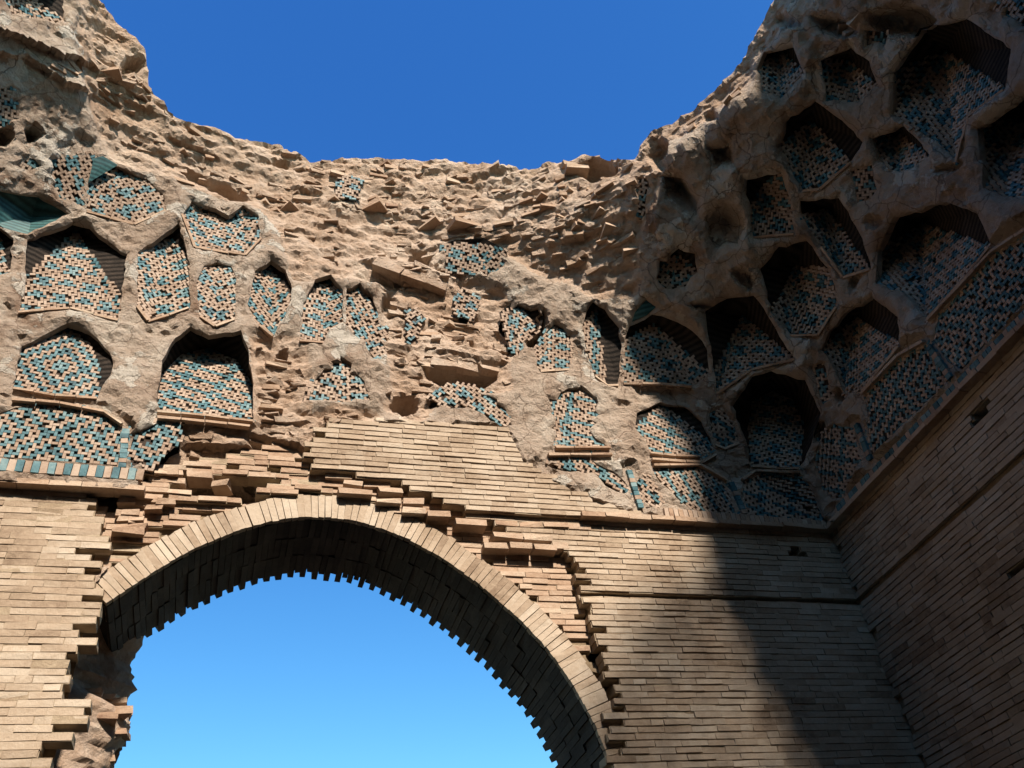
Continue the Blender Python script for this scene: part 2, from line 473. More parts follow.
niche('shaded pier face with two turquoise rosettes', [(811, 366), (822, 404), (833, 397), (823, 363)], kind='P', teal=.5)
niche('deep blue tile panel along the dark band', [(866, 404), (870, 456), (952, 378), (944, 372), (923, 346), (898, 361), (870, 390)], kind='P', pat='bigdiamond', teal=.55, u=.028)
niche('deep blue tile panel cut by the right edge', [(932, 342), (948, 362), (962, 370), (1062, 262), (1062, 222), (992, 256), (938, 318)], kind='P', pat='bigdiamond', teal=.55, u=.028)
niche('shaded tile panel low beside the corner', [(832, 500), (843, 497), (862, 460), (852, 428), (834, 424), (822, 436), (815, 462), (822, 488)], kind='P', pat='scatter', teal=.35)
niche('tile panel filling the foot of the corner', [(748, 515), (800, 520), (823, 519), (813, 492), (798, 473), (757, 474), (742, 483)], kind='P', pat='scatter', teal=.3)
niche('small blackened hollow on the shadow line', [(668, 197), (684, 210), (697, 213), (697, 202), (682, 178), (663, 176)], (680, 186, .3), None, 'D')
niche('brown eroded hollow with crumbling edges', [(708, 238), (720, 247), (738, 243), (745, 228), (740, 212), (727, 204), (713, 214)], (727, 220, .25), None, 'D', neat=False)
niche('small dark hollow near the broken rim', [(715, 165), (733, 162), (729, 146), (711, 150)], (722, 152, .2), None, 'D')
niche('tiled scrap at the upper right corner', [(1006, 16), (1040, 40), (1060, 30), (1060, -20), (990, -12)], kind='P', neat=False, teal=.2)
niche('tiny tile scrap under the upper rim', [(868, 44), (884, 44), (886, 34), (868, 31)], kind='P', neat=False)

for nd in NI:
    nd['px'] = np.array(nd['out'], float)
# the cells of the squinch stand close together: widen each until only a narrow rib is left
for nd in NI:
    if nd['kind'] not in 'VF' or nd['px'][:, 0].mean() < 715:
        continue
    cc_ = nd['px'].mean(0)
    for q_ in range(len(nd['px'])):
        for f_ in (1.20, 1.15, 1.10, 1.05):
            t_ = cc_ + (nd['px'][q_] - cc_) * f_
            if not any(o_ is not nd and (inside(t_[None], o_['px'])[0] or dist_poly(t_[None], o_['px'])[0] < 9) for o_ in NI):
                nd['px'][q_] = t_
                break
for nd in NI:
    nd['P'] = hit(nd['px'])
    nd['cpx'] = nd['px'].mean(0)


def to_uz(P):
    th = np.arctan2(P[:, 1] - CY, P[:, 0] - CX)
    return np.stack([th * 5.0, P[:, 2]], -1)


# ------------------------------------------------------------------ broken rim of the vault: the skyline
RIM = [(-160, -330), (-60, -190), (40, -90), (92, -14), (104, 2), (118, 20), (134, 34), (146, 52), (148, 66), (150, 84), (166, 98), (176, 112), (204, 121), (238, 130),
       (268, 138), (292, 146), (312, 156), (330, 155), (352, 152), (380, 154), (415, 158), (440, 156), (462, 160), (492, 161), (518, 168), (534, 166), (545, 158), (560, 156), (580, 148),
       (600, 156), (622, 161), (634, 157), (641, 140), (652, 130), (672, 122), (690, 110), (705, 98), (716, 88), (727, 74), (740, 58), (748, 42), (756, 28), (768, 6), (780, -20), (800, -60)]
rimP = hit(RIM)
rim_th = np.arctan2(rimP[:, 1] - CY, rimP[:, 0] - CX)
rim_z = rimP[:, 2]
SUN_EL, SUN_AZ = math.radians(39), math.radians(4.5)      # azimuth from straight behind the viewer (-y) towards +x
sd = Vector((math.sin(SUN_AZ) * math.cos(SUN_EL), -math.cos(SUN_AZ) * math.cos(SUN_EL), math.sin(SUN_EL)))
# unseen rear rim is shaped to drop its shadow edge on this line
EDGE = on_front([(-120, 800), (30, 800), (200, 900), (400, 900), (500, 870), (540, 765), (585, 668), (640, 590), (705, 556), (780, 548)], 7.05)
tt = np.arange(1.0, 24, .04)
ray_ = EDGE[:, None, :] + np.array(sd)[None, None, :] * tt[None, :, None]
kx = np.argmax((sdf(ray_) > -.02) & (ray_[:, :, 2] > ZC + 2.4) & (ray_[:, :, 1] < 5), axis=1)
ex = ray_[np.arange(len(EDGE)), kx]
print('exit', np.round(ex, 2), np.degrees(np.arctan2(ex[:, 1] - CY, ex[:, 0] - CX)))
extra = [(math.degrees(math.atan2(p[1] - CY, p[0] - CX)), p[2]) for p in ex]
extra = [e for e in extra if e[0] < -4]
extra += [(2, 11.35), (9, 11.45), (-138, 11.6), (-150, 13.2), (-180, 14.4), (-205, 14.0), (-216, 12.8)]  # unseen rim heights chosen to steer sun and sky light
eth = np.radians([e[0] for e in extra])
TH = np.concatenate([rim_th, eth])
ZT = np.concatenate([rim_z, [e[1] for e in extra]])
o_ = np.argsort(TH)
TH, ZT = TH[o_], ZT[o_]
print('rim', np.round(np.degrees(TH), 1).tolist(), np.round(ZT, 2).tolist())


def ztop(th):
    t = (th - TH[0]) % (2 * math.pi) + TH[0]
    return np.interp(t, np.append(TH, TH[0] + 2 * math.pi), np.append(ZT, ZT[0]))


# ------------------------------------------------------------------ vault body
THA, THB = math.radians(-14), math.radians(146)
RES = 0.029


def jitter_loop(P2, seg, amp):
    out = []
    n = len(P2)
    for i in range(n):
        a, b = P2[i], P2[(i + 1) % n]
        k = max(1, int(np.linalg.norm(b - a) / seg))
        for j in range(k):
            p = a + (b - a) * j / k
            out.append(p + rng.normal(0, amp, 2) * (0.5 if j == 0 else 1))
    return np.array(out)


uzs = []
for nd in NI:
    q = to_uz(nd['P'])
    q = jitter_loop(q, 0.06, .006 if nd['neat'] else .02)
    nd['uz'] = q
    uzs.append(q)

# recess where the plain brick facing climbs above the cornice line
FACE_UP = [(318, 428), (330, 421), (505, 425), (528, 470), (600, 503), (664, 520), (664, 560), (280, 560), (290, 466)]
STRIP = []

u0, u1 = THA * 5, THB * 5
gu = np.arange(u0, u1, RES)
zmax = float(ztop(np.linspace(THA, THB, 400)).max())
gz = np.arange(ZC, zmax, RES)
G = np.stack(np.meshgrid(gu, gz, indexing='ij'), -1).reshape(-1, 2)
G = G + rng.uniform(-.3, .3, G.shape) * RES
top_u = np.linspace(u0, u1, int((u1 - u0) / RES))
top_z = ztop(top_u / 5)
top_z = top_z + np.array([0.05 * noise.fractal(Vector((u * 2.2, 3.3, 0)), .8, 2.1, 4) for u in top_u])
keep = (G[:, 0] > u0 + .02) & (G[:, 0] < u1 - .02) & (G[:, 1] > ZC + .02) & (G[:, 1] < np.interp(G[:, 0], top_u, top_z) - .03)
G = G[keep]
for q in uzs:
    G = G[dist_poly(G, q) > RES * .45]
bot = np.stack([top_u, np.full(len(top_u), ZC)], -1)
topl = np.stack([top_u, top_z], -1)
pts = [*G]
edges = []


def add_loop(loop, closed=True):
    s = len(pts)
    pts.extend(loop)
    n = len(loop)
    for i in range(n if closed else n - 1):
        edges.append((s + i, s + (i + 1) % n))
    return s, n


frame = np.concatenate([bot, topl[::-1]])
add_loop(frame)
for q in uzs:
    add_loop(q)
res = delaunay_2d_cdt([Vector((float(p[0]), float(p[1]))) for p in pts], edges, [], 0, 1e-5)
V2 = np.array([(v.x, v.y) for v in res[0]])
FA = np.array([f for f in res[2] if len(f) == 3])
cen = V2[FA].mean(1)
ok = inside(cen, frame)
for q in uzs:
    lo, hi = q.min(0), q.max(0)
    bb = np.nonzero((cen[:, 0] > lo[0]) & (cen[:, 0] < hi[0]) & (cen[:, 1] > lo[1]) & (cen[:, 1] < hi[1]))[0]
    ok[bb[inside(cen[bb], q)]] = False
FA = FA[ok]
P0 = surf(V2[:, 0] / 5, V2[:, 1])
NRM = normal_in(P0)
px = to_px(P0)

# distance to the nearest niche edge
DN = np.full(len(V2), 9.0)
DNN = np.full(len(V2), 9.0)
for nd, q in zip(NI, uzs):
    lo, hi = q.min(0) - .5, q.max(0) + .5
    bb = np.nonzero((V2[:, 0] > lo[0]) & (V2[:, 0] < hi[0]) & (V2[:, 1] > lo[1]) & (V2[:, 1] < hi[1]))[0]
    d = dist_poly(V2[bb], q)
    DN[bb] = np.minimum(DN[bb], d)
    if nd['neat']:
        DNN[bb] = np.minimum(DNN[bb], d)


def gauss(px, cx, cy, rx, ry, rot=0.0):
    c, s = math.cos(rot), math.sin(rot)
    dx, dy = px[:, 0] - cx, px[:, 1] - cy
    return np.exp(-(((c * dx + s * dy) / rx) ** 2 + ((-s * dx + c * dy) / ry) ** 2) ** 3)


split_l = [(636, 120), (652, 170), (660, 262), (664, 300), (712, 338), (716, 378), (738, 440), (746, 470), (748, 540), (990, 560), (1300, 300), (1300, -500), (640, -500)]
BAND_LIST = [((-40, 462), (144, 475), .115, .06, [0, 1], 'band of alternating turquoise and buff upright tiles along the cornice', 'v'),
             ((838, 511), (1075, 266), .11, .06, [1, 1, 0], 'dark blue tile band running up along the shaded cornice', 's'),
             ((664, 512), (826, 525), .09, .055, [0, 2], 'crumbled upright tile band at the foot of the corner', 's'),
             ((126, 429), (122, 468), .06, .05, [1, 1, 0, 1], 'upright blue tile strip beside the diamond panel', 'v'),
             ((629, 470), (641, 508), .06, .05, [1, 1, 0, 1], 'upright blue tile strip over the crack', 'v'),
             ((731, 482), (745, 514), .06, .05, [1, 1, 0, 1], 'upright blue tile strip next to the corner', 's'),
             ((856, 424), (870, 460), .06, .05, [1, 1, 0, 1], 'dark upright tile strip on the shaded foot', 's'),
             ((928, 346), (950, 378), .06, .05, [1, 1, 0, 1], 'dark turquoise strip between two blue panels', 's')]
MOULD_LIST = [([(12, 400), (60, 404), (104, 412), (122, 425)], 'v'), ([(157, 418), (205, 422), (250, 427)], 'v'), ([(651, 460), (702, 463), (716, 455)], 'v'), ([(653, 466), (700, 465), (727, 481)], 'v'),
              ([(548, 455), (612, 455)], 'v'), ([(742, 480), (755, 471), (800, 472)], 's'), ([(862, 394), (898, 356), (924, 341)], 's'), ([(930, 318), (992, 252), (1040, 220)], 's')]
BANDS = [[b[0], b[1]] for b in BAND_LIST] + [m[0] for m in MOULD_LIST]

# how much the facing has fallen away (1 = bare broken masonry)
ERO_POLYS = [[(88, -60), (100, -60), (150, 90), (320, 150), (640, 150), (650, 180), (632, 205), (630, 300), (585, 292), (510, 240), (440, 235), (420, 285), (300, 262), (262, 200), (175, 170), (122, 150), (104, 112), (96, 60), (88, 20)],
             [(388, 290), (440, 275), (500, 300), (512, 350), (512, 385), (430, 380), (412, 410), (385, 405), (392, 350)],
             [(180, 425), (250, 428), (330, 420), (300, 470), (240, 500), (150, 480), (165, 450)],
             [(255, 345), (300, 350), (305, 410), (370, 410), (360, 425), (255, 430)]]
ero = np.zeros(len(V2))
wob = np.stack([fbm(P0, 1.1, 3), fbm(P0 + 7.7, 1.1, 3)], -1) * 14
for pl in ERO_POLYS:
    d = dist_poly(px + wob, pl)
    ins = inside(px + wob, pl)
    ero = np.maximum(ero, np.where(ins, 1.0, 1 - sm(0, 16, d)))
rimd = np.interp(V2[:, 0], top_u, top_z) - V2[:, 1]
ero = np.maximum(ero, 1 - sm(.15, .5, rimd))

n_big = fbm(P0, .55, 3)
n_mid = fbm(P0, 2.2, 5)
n_fine = fbm(P0, 8.0, 3)
strat = np.array([noise.fractal(Vector((p[0] * 2.2, p[1] * 2.2, p[2] * 9.0)), .8, 2.1, 4) for p in P0])
# stepped brick fragments
kz = np.floor(P0[:, 2] / .065)
hb = np.array([cell(a, math.floor((u + .13 * (a % 2)) / .24), 3) for a, u in zip(kz, V2[:, 0])])
blk = sm(-.1, .35, np.array([noise.noise(Vector(p) * 1.5 + Vector((9, 4, 2))) for p in P0]))
disp = (1 - ero) * (.045 * n_mid + .018 * n_fine + .03 * n_big - .05 * sm(.25, .6, fbm(P0 + 21.3, 1.6, 4)))
rid = 1 - np.abs(fbm(P0 + 3.1, 3.2, 4)) * 2.4
disp += ero * (-.07 + .09 * n_big + .035 * n_mid + .042 * strat + blk * .06 * (hb - .6) + .022 * n_fine + .02 * np.minimum(rid, .6))
disp += (1 - ero) * .012 * fbm(P0 + 1.7, 13.0, 3)
near = sm(.0, .06, DNN)
disp = disp * (.12 + .88 * near) + (1 - ero) * np.where(inside(px, split_l), .05 * (1 - np.exp(-DN / .025)) + np.minimum(DN, .35) * .20, .03 * (1 - np.exp(-DN / .02)) + np.minimum(DN, .3) * .03)
up = inside(px, FACE_UP)
fd = dist_poly(px, FACE_UP)
for ln in BANDS:
    db = dist_poly(px, ln, False)
    disp = np.where(db < 12, np.minimum(disp, -.012 + .12 * sm(6, 12, db)), disp)
low = inside(px + wob * .5, [(146, 478), (180, 455), (300, 440), (335, 520), (146, 530)])
disp = np.where(low, np.minimum(disp, 0) - .10 + .05 * strat, disp)
disp = np.where(up, np.minimum(disp, 0) * .2 - .10 * sm(0, 6, fd), disp)
ovr = (np.abs(P0[:, 0] - .75) < 1.6) & (P0[:, 2] < 6.9) & (P0[:, 1] > 6.4)
disp = np.where(ovr, np.minimum(disp, -.26 + .1 * sm(6.45, 6.9, P0[:, 2])), disp)
# lost ledges on the upper left (overhanging courses)
for (xa, ya, xb, yb, xc, yc, amp, fall) in ((-20, 22, 45, 56, 100, 66, .13, 22), (-20, 48, 55, 78, 104, 94, .09, 14), (-20, 130, -5, 140, 0, 150, .1, 20)):
    xs = px[:, 0]
    yl = np.interp(xs, [xa, xb, xc], [ya, yb, yc]) + 3 * n_mid * 3
    a = np.where((px[:, 1] < yl) & (xs < xc + 8), np.exp(-np.maximum(yl - px[:, 1], 0) / fall), 0) * (1 - sm(xc - 25, xc + 8, xs))
    disp += amp * a
# cavities: lost putlogs, sockets and fallen blocks
CAV = [(466, 371, 33, 11, .06, .65), (402, 400, 11, 9, 0, .40), (390, 302, 7, 11, 0, .22), (421, 259, 9, 9, 0, .25), (537, 333, 13, 11, -.6, .28), (538, 330, 9, 16, .6, .25),
       (216, 481, 46, 9, .05, .35), (262, 470, 22, 8, 0, .25), (595, 165, 20, 9, -.1, .25), (282, 353, 4, 6, 0, .25), (270, 440, 24, 9, .3, .2), (655, 155, 9, 14, 0, .2),
       (32, 132, 7, 7, 0, .25), (5, 134, 7, 9, 0, .3), (135, 60, 10, 7, 0, .2), (230, 188, 16, 6, .4, .15), (204, 176, 14, 5, .4, .12), (284, 158, 9, 4, 0, .12), (240, 130, 8, 4, .3, .1),
       (640, 188, 7, 10, 0, .15), (745, 274, 14, 8, .5, .12), (705, 308, 14, 3, 0, .08), (712, 120, 10, 5, .4, .07), (905, 20, 30, 14, .2, .28), (840, 24, 22, 10, .3, .18), (790, 20, 16, 7, .5, .12),
       (875, 225, 10, 6, 0, .08), (955, 170, 14, 4, -.3, .1), (625, 405, 8, 3, 0, .05), (545, 470, 14, 12, .3, .05), (1002, 75, 8, 14, 0, .2), (840, 395, 6, 8, 0, .12), (818, 432, 8, 10, 0, .2), (855, 275, 5, 16, .2, .1)]
cav = np.zeros(len(V2))
for (cx, cy, rx, ry, rot, dep) in CAV:
    g = gauss(px + wob * (.25 if rx < 9 else .6), cx, cy, rx, ry, rot)
    cav = np.maximum(cav, g * dep)
disp -= cav * sm(.0, .03, DN)
# projecting block over the long slot at centre
for (cx, cy, rx, ry, rot, dep) in ((408, 270, 42, 8, .22, .16), (468, 352, 40, 9, .05, .10)):
    disp += gauss(px, cx, cy, rx, ry, rot) * dep * .8
PB = P0 + NRM * disp[:, None]

# skirts give every cut edge its thickness
ecount = {}
for f in FA:
    for a, b in ((f[0], f[1]), (f[1], f[2]), (f[2], f[0])):
        k = (min(a, b), max(a, b))
        ecount[k] = ecount.get(k, 0) + 1
rim_e = [k for k, c in ecount.items() if c == 1]
bverts = sorted({v for e in rim_e for v in e})
bi = {v: i + len(PB) for i, v in enumerate(bverts)}
bz = V2[bverts]
is_top = np.abs(bz[:, 1] - np.interp(bz[:, 0], top_u, top_z)) < .006
deep = np.where(is_top, .9, .07)
skV = P0[bverts] + NRM[bverts] * (np.minimum(disp[bverts], 0) - deep)[:, None]
skV[is_top] = surf(bz[is_top, 0] / 5, bz[is_top, 1] + .03, .9) + rng.normal(0, .03, (int(is_top.sum()), 3))
topset = {v for v, t in zip(bverts, is_top) if t}
ALLV = np.concatenate([PB, skV])

# which faces belong to the shaded squinch: right of the corner pier
TH_SPLIT = float(np.mean(np.arctan2(hit([(652, 200), (700, 330)])[:, 1] - CY, hit([(652, 200), (700, 330)])[:, 0] - CX)))
print('split', math.degrees(TH_SPLIT))
fth = V2[FA].mean(1)[:, 0] / 5
fpx = to_px(PB[FA].mean(1))
dark = inside(fpx, split_l) | (fth < math.radians(8))


def submesh(name, V, F, mats, parent, midx=None, smooth=False, **kw):
    F = [tuple(f) for f in F]
    used = sorted({v for f in F for v in f})
    mp = {v: i for i, v in enumerate(used)}
    o = mesh(name, V[used], [tuple(mp[v] for v in f) for f in F], mats, parent, midx, **kw)
    if smooth:
        o.data.polygons.foreach_set('use_smooth', np.ones(len(o.data.polygons), bool))
    return o


fero = ero[FA].mean(1)
fm = np.where(fero + .25 * n_mid[FA].mean(1) > .55, 1, 0)
edge_owner = {}
for i, f in enumerate(FA):
    for a, b in ((f[0], f[1]), (f[1], f[2]), (f[2], f[0])):
        edge_owner[(min(a, b), max(a, b))] = (i, a, b)
for flag, par in ((False, vault), (True, squinch)):
    fs = [tuple(f) for f, dk in zip(FA, dark) if dk == flag]
    ms = [m for m, dk in zip(fm, dark) if dk == flag]
    for e in rim_e:
        i, a, b = edge_owner[e]
        if dark[i] == flag:
            fs.append((b, a, bi[a], bi[b]))
            ms.append(1 if a in topset and b in topset else fm[i])
    submesh('vault_body', ALLV, fs, [M['plaster'], M['earth']], par, ms, label=None)


# ------------------------------------------------------------------ tiles of one facet
class Tiles:
    def __init__(self):
        self.V, self.F, self.I, self.T, self.n = [], [], [], [], 0
        self.BV, self.BF = [], []

    def base(self, tris):
        for t in tris:
            s = len(self.BV)
            self.BV += [np.asarray(p) for p in t]
            self.BF.append((s, s + 1, s + 2))

    def fill(self, tris, udir, u, pat, teal, neat, off=(0, 0), hgt=.022):
        tris = [np.asarray(t, float) for t in tris]
        allp = np.concatenate(tris)
        c = allp.mean(0)
        n = sum(np.cross(t[1] - t[0], t[2] - t[0]) for t in tris)
        n = n / (np.linalg.norm(n) + 1e-9)
        if n @ (CAM - c) < 0:
            n = -n
        ux = udir - n * (udir @ n)
        ux = ux / (np.linalg.norm(ux) + 1e-9)
        uy = np.cross(n, ux)
        T2 = [np.stack([(t - c) @ ux, (t - c) @ uy, (t - c) @ n], -1) for t in tris]
        A2 = np.concatenate(T2)
        x0, y0 = A2[:, :2].min(0) / u - 3
        x1, y1 = A2[:, :2].max(0) / u + 3
        R = int(max(x1 - x0, y1 - y0)) + 4
        dom = []
        for i in range(-R, R):
            for j in range(-R, R):
                hx, hy = 2 * i - j, i + 2 * j
                if x0 - 4 < hx < x1 + 1 and y0 - 3 < hy < y1 + 1:
                    dom.append((hx + 2.0, hy + .5 + .5, .5, 1.0, i, j))      # upright tile
                    dom.append((hx + 3.5, hy + .5, 1.0, .5, i, j))           # lying tile
        if not dom:
            return
        D = np.array(dom)
        C2 = D[:, :2] * u + np.array(off)
        hgtc = np.full(len(D), np.nan)
        for t in T2:
            a, b, d = t[:, :2]
            den = (b[1] - d[1]) * (a[0] - d[0]) + (d[0] - b[0]) * (a[1] - d[1])
            if abs(den) < 1e-9:
                continue
            w0 = ((b[1] - d[1]) * (C2[:, 0] - d[0]) + (d[0] - b[0]) * (C2[:, 1] - d[1])) / den
            w1 = ((d[1] - a[1]) * (C2[:, 0] - d[0]) + (a[0] - d[0]) * (C2[:, 1] - d[1])) / den
            w2 = 1 - w0 - w1
            m = (w0 > -.02) & (w1 > -.02) & (w2 > -.02)
            h = w0 * t[0, 2] + w1 * t[1, 2] + w2 * t[2, 2]
            hgtc = np.where(m & np.isnan(hgtc), h, hgtc)
        for (row, c2, h) in zip(D, C2, hgtc):
            if math.isnan(h):
                continue
            cx_, cy_, hx_, hy_, i, j = row
            if random.random() < (.02 if neat else .07):
                continue
            X, Y = c2 / u
            if pat == 'cross':
                a, b = int(i) % 5, int(j) % 5
                t = (a, b) in ((2, 2), (1, 2), (3, 2), (2, 1), (2, 3)) or (a, b) in ((0, 0), (4, 0), (0, 4))
                t = t if random.random() < .975 else random.random() < teal
            elif pat == 'scatter':
                t = ((int(i) + int(j)) % 4 == 0 or (int(i) - int(j)) % 8 == 1) if random.random() < .97 else random.random() < teal
            elif pat == 'diamond':
                t = int((abs(X) + abs(Y)) / 3.2) % 2 == 0
                t = t if random.random() < .95 else random.random() < .4
            else:
                q = abs((X % 40) - 20) + abs(Y + 2)
                t = int(q / 3.0) % 2 == 0
                t = t if random.random() < .96 else random.random() < .5
            g = .91
            q = c + ux * c2[0] + uy * c2[1] + n * (h + hgt * .5 + random.uniform(-.0018, .0018))
            tl = n * hgt * .5 + ux * random.uniform(-.001, .001)
            tilt = random.gauss(0, .025)
            ax = (ux + n * tilt) * hx_ * u * g
            ay = (uy + n * random.gauss(0, .025)) * hy_ * u * g
            p = [q - ax - ay + tl, q + ax - ay + tl, q + ax + ay + tl, q - ax + ay + tl,
                 q - ax - ay - tl, q + ax - ay - tl, q + ax + ay - tl, q - ax + ay - tl]
            s = self.n
            self.V += p
            self.F += [(s, s + 1, s + 2, s + 3), (s, s + 4, s + 5, s + 1), (s + 1, s + 5, s + 6, s + 2), (s + 2, s + 6, s + 7, s + 3), (s + 3, s + 7, s + 4, s)]
            self.n += 8
            tv = random.random()
            self.T += [tv] * 5
            self.I += [1 if t else 0] * 5

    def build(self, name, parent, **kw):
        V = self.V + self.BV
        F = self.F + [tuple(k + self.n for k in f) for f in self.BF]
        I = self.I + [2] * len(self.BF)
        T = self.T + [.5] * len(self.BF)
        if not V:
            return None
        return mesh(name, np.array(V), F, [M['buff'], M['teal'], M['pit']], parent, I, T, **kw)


def strip_bricks(B, line, outv, h, dep, piece=.12, mi=0):
    """a course of small bricks along a 3-D polyline: h tall, standing dep proud"""
    for a, b in zip(line[:-1], line[1:]):
        L = np.linalg.norm(b - a)
        if L < .02:
            continue
        k = max(1, round(L / piece))
        for j in range(k):
            p, q = a + (b - a) * j / k, a + (b - a) * (j + 1) / k
            n = normal_in(((p + q) / 2)[None])[0] * outv
            t = (q - p) / np.linalg.norm(q - p)
            w = np.cross(n, t)
            B.box((p + q) / 2 + n * (dep / 2 - .02 + random.uniform(-.004, .004)), (q - p) * .485, w * h / 2, n * (dep / 2 + .02), .002, None, mi)


for nd in NI:
    par = squinch if inside(nd['cpx'][None], split_l)[0] else vault
    root_mesh = None
    pxs, c = nd['px'], nd['cpx']
    d = pxs - c
    grown = pxs + d / np.maximum(np.linalg.norm(d, axis=1), 1e-6)[:, None] * (2.2 if nd['neat'] else 4.5)
    depth0 = .032
    O = hit(grown, depth0)
    n = len(O)
    tiles = Tiles()
    hood = []
    udir = None
    k = nd['kind']
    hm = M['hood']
    if k in ('V', 'G', 'D') and nd['T'] is not None:
        tq = np.array(nd['T'][:2], float)
        if nd['bi'] is not None:
            free = [i for i in range(len(pxs)) if i not in nd['bi']] or [int(np.argmin(pxs[:, 1]))]
            apex = pxs[min(free, key=lambda i: pxs[i][1])]
            tq = tq + (apex - tq) * (.3 if par is squinch else .62)
        T = hit([tq], nd['T'][2] * (1.15 if par is squinch else .62))[0]
        bi_ = nd['bi']
        if bi_ is None:
            for i in range(n):
                hood.append((O[i], O[(i + 1) % n], T))
        else:
            tset = set()
            for a, b in zip(bi_[:-1], bi_[1:]):
                tset.add((a, b))
            # split the tiled run into a left and a right facet at its lowest point
            low = max(range(len(bi_)), key=lambda q: pxs[bi_[q]][1])
            if 0 < low < len(bi_) - 1 and len(bi_) > 3:
                runs = [bi_[:low + 1], bi_[low:]]
            else:
                runs = [bi_]
            for run in runs:
                tr = [(O[a], O[b], T) for a, b in zip(run[:-1], run[1:])]
                tiles.base(tr)
                ed = max(((a, b) for a, b in zip(run[:-1], run[1:])), key=lambda e: abs(pxs[e[1]][0] - pxs[e[0]][0]))
                tiles.fill(tr, O[ed[1]] - O[ed[0]], nd['u'], nd['pat'], nd['teal'], nd['neat'], rng.uniform(-.05, .05, 2))
            for i in range(n):
                if (i, (i + 1) % n) not in tset:
                    hood.append((O[i], O[(i + 1) % n], T))
        if k == 'G':
            hm = M['tealplain']
        if k == 'D':
            hm = M['plaster']
    elif k in ('P', 'T'):
        if k == 'T':
            O = hit(pxs, -.012)
        T = hit([c], depth0 if k == 'P' else -.02)[0]
        tr = [(O[i], O[(i + 1) % n], T) for i in range(n)]
        if k == 'P':
            tiles.base(tr)
            tiles.fill(tr, O[1] - O[0], nd['u'], nd['pat'], nd['teal'], nd['neat'])
        else:
            hood += tr
            hm = M['tealplain']
    elif k == 'F':
        tp = np.array(nd['tops'])
        TP = hit(tp[:, :2], tp[:, 2] * (1.2 if par is squinch else .7))
        bl = [O[i] for i in nd['bi']]
        poly = bl + list(TP)
        cm = (sum(bl) / len(bl) + sum(TP) / len(TP)) / 2
        tr = [(poly[i], poly[(i + 1) % len(poly)], cm) for i in range(len(poly))]
        tiles.base(tr)
        tiles.fill(tr, bl[-1] - bl[0], nd['u'], nd['pat'], nd['teal'], nd['neat'])
        # the ring from the panel's inner edge out to the rim of the niche
        A = [O[i % n] for i in range(nd['bi'][-1], n + nd['bi'][0] + 1)]
        Bq = [bl[-1]] + list(TP) + [bl[0]]

        def cum(Q):
            s = np.concatenate([[0], np.cumsum([np.linalg.norm(Q[i + 1] - Q[i]) for i in range(len(Q) - 1)])])
            return s / s[-1]
        sa, sb = cum(A), cum(Bq)
        i = j = 0
        ring = []
        while i < len(A) - 1 or j < len(Bq) - 1:
            if j == len(Bq) - 1 or (i < len(A) - 1 and sa[i + 1] <= sb[j + 1]):
                ring.append((A[i], A[i + 1], Bq[j]))
                i += 1
            else:
                ring.append((A[i], Bq[j + 1], Bq[j]))
                j += 1
        if nd['side'] == 'tile':
            tiles.base(ring)
            for r3 in ring:
                tiles.fill([r3], r3[1] - r3[0], nd['u'], nd['pat'], nd['teal'], nd['neat'])
        else:
            hood += ring
    tm = None
    # the niche itself is its pocket (back and hood); tiles and sill are its parts
    if hood:
        V = [p for t in hood for p in t]
        F = [(3 * i, 3 * i + 1, 3 * i + 2) for i in range(len(hood))]
        nm = {'G': 'glazed_hollow', 'T': 'turquoise_facet', 'D': 'hollow'}.get(k, 'niche')
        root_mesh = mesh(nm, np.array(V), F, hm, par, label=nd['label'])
        tiles.build('tile_panel', root_mesh)
    else:
        root_mesh = tiles.build('tile_panel', par, label=nd['label'])
    if nd['sill']:
        B = Bricks()
        line = hit(pxs[list(nd['sill'])], -.012)
        strip_bricks(B, list(line), 1, .024, .022, .2)
        B.build('brick_sill', [M['brick_warm']], root_mesh)

# ------------------------------------------------------------------ tile bands and upright blue strips
def band(name, par, p0, p1, width_px, piece, colors, label, proud=.03):
    B = Bricks()
    a = hit([p0, p1], -proud * .4)
    L = np.linalg.norm(a[1] - a[0])
    k = int(L / piece)
    pa = np.linspace(0, 1, k + 1)
    line = np.array(p0)[None] + (np.array(p1) - np.array(p0))[None] * pa[:, None]
    Q = hit(line, -proud * .4)
    for i in range(k):
        p, q = Q[i], Q[i + 1]
        n_ = normal_in(((p + q) / 2)[None])[0]
        t = (q - p) / np.linalg.norm(q - p)
        w = np.cross(n_, t)
        B.box((p + q) / 2 - n_ * .01, (q - p) * .45, w * width_px / 2, n_ * .02, .002, None, colors[i % len(colors)])
    B.build(name, [M['buff'], M['teal'], M['brick_warm']], par, label=label)


for (p0, p1, wd, pc, cols, lab, pn) in BAND_LIST:
    band('tile_band' if wd > .07 else 'tile_strip', {'v': vault, 's': squinch}[pn], p0, p1, wd, pc, cols, lab)
for (line, pn) in MOULD_LIST:
    B = Bricks()
    strip_bricks(B, list(hit(line, -.012)), 1, .026, .026, .22)
    B.build('brick_moulding', [M['brick_warm']], {'v': vault, 's': squinch}[pn])

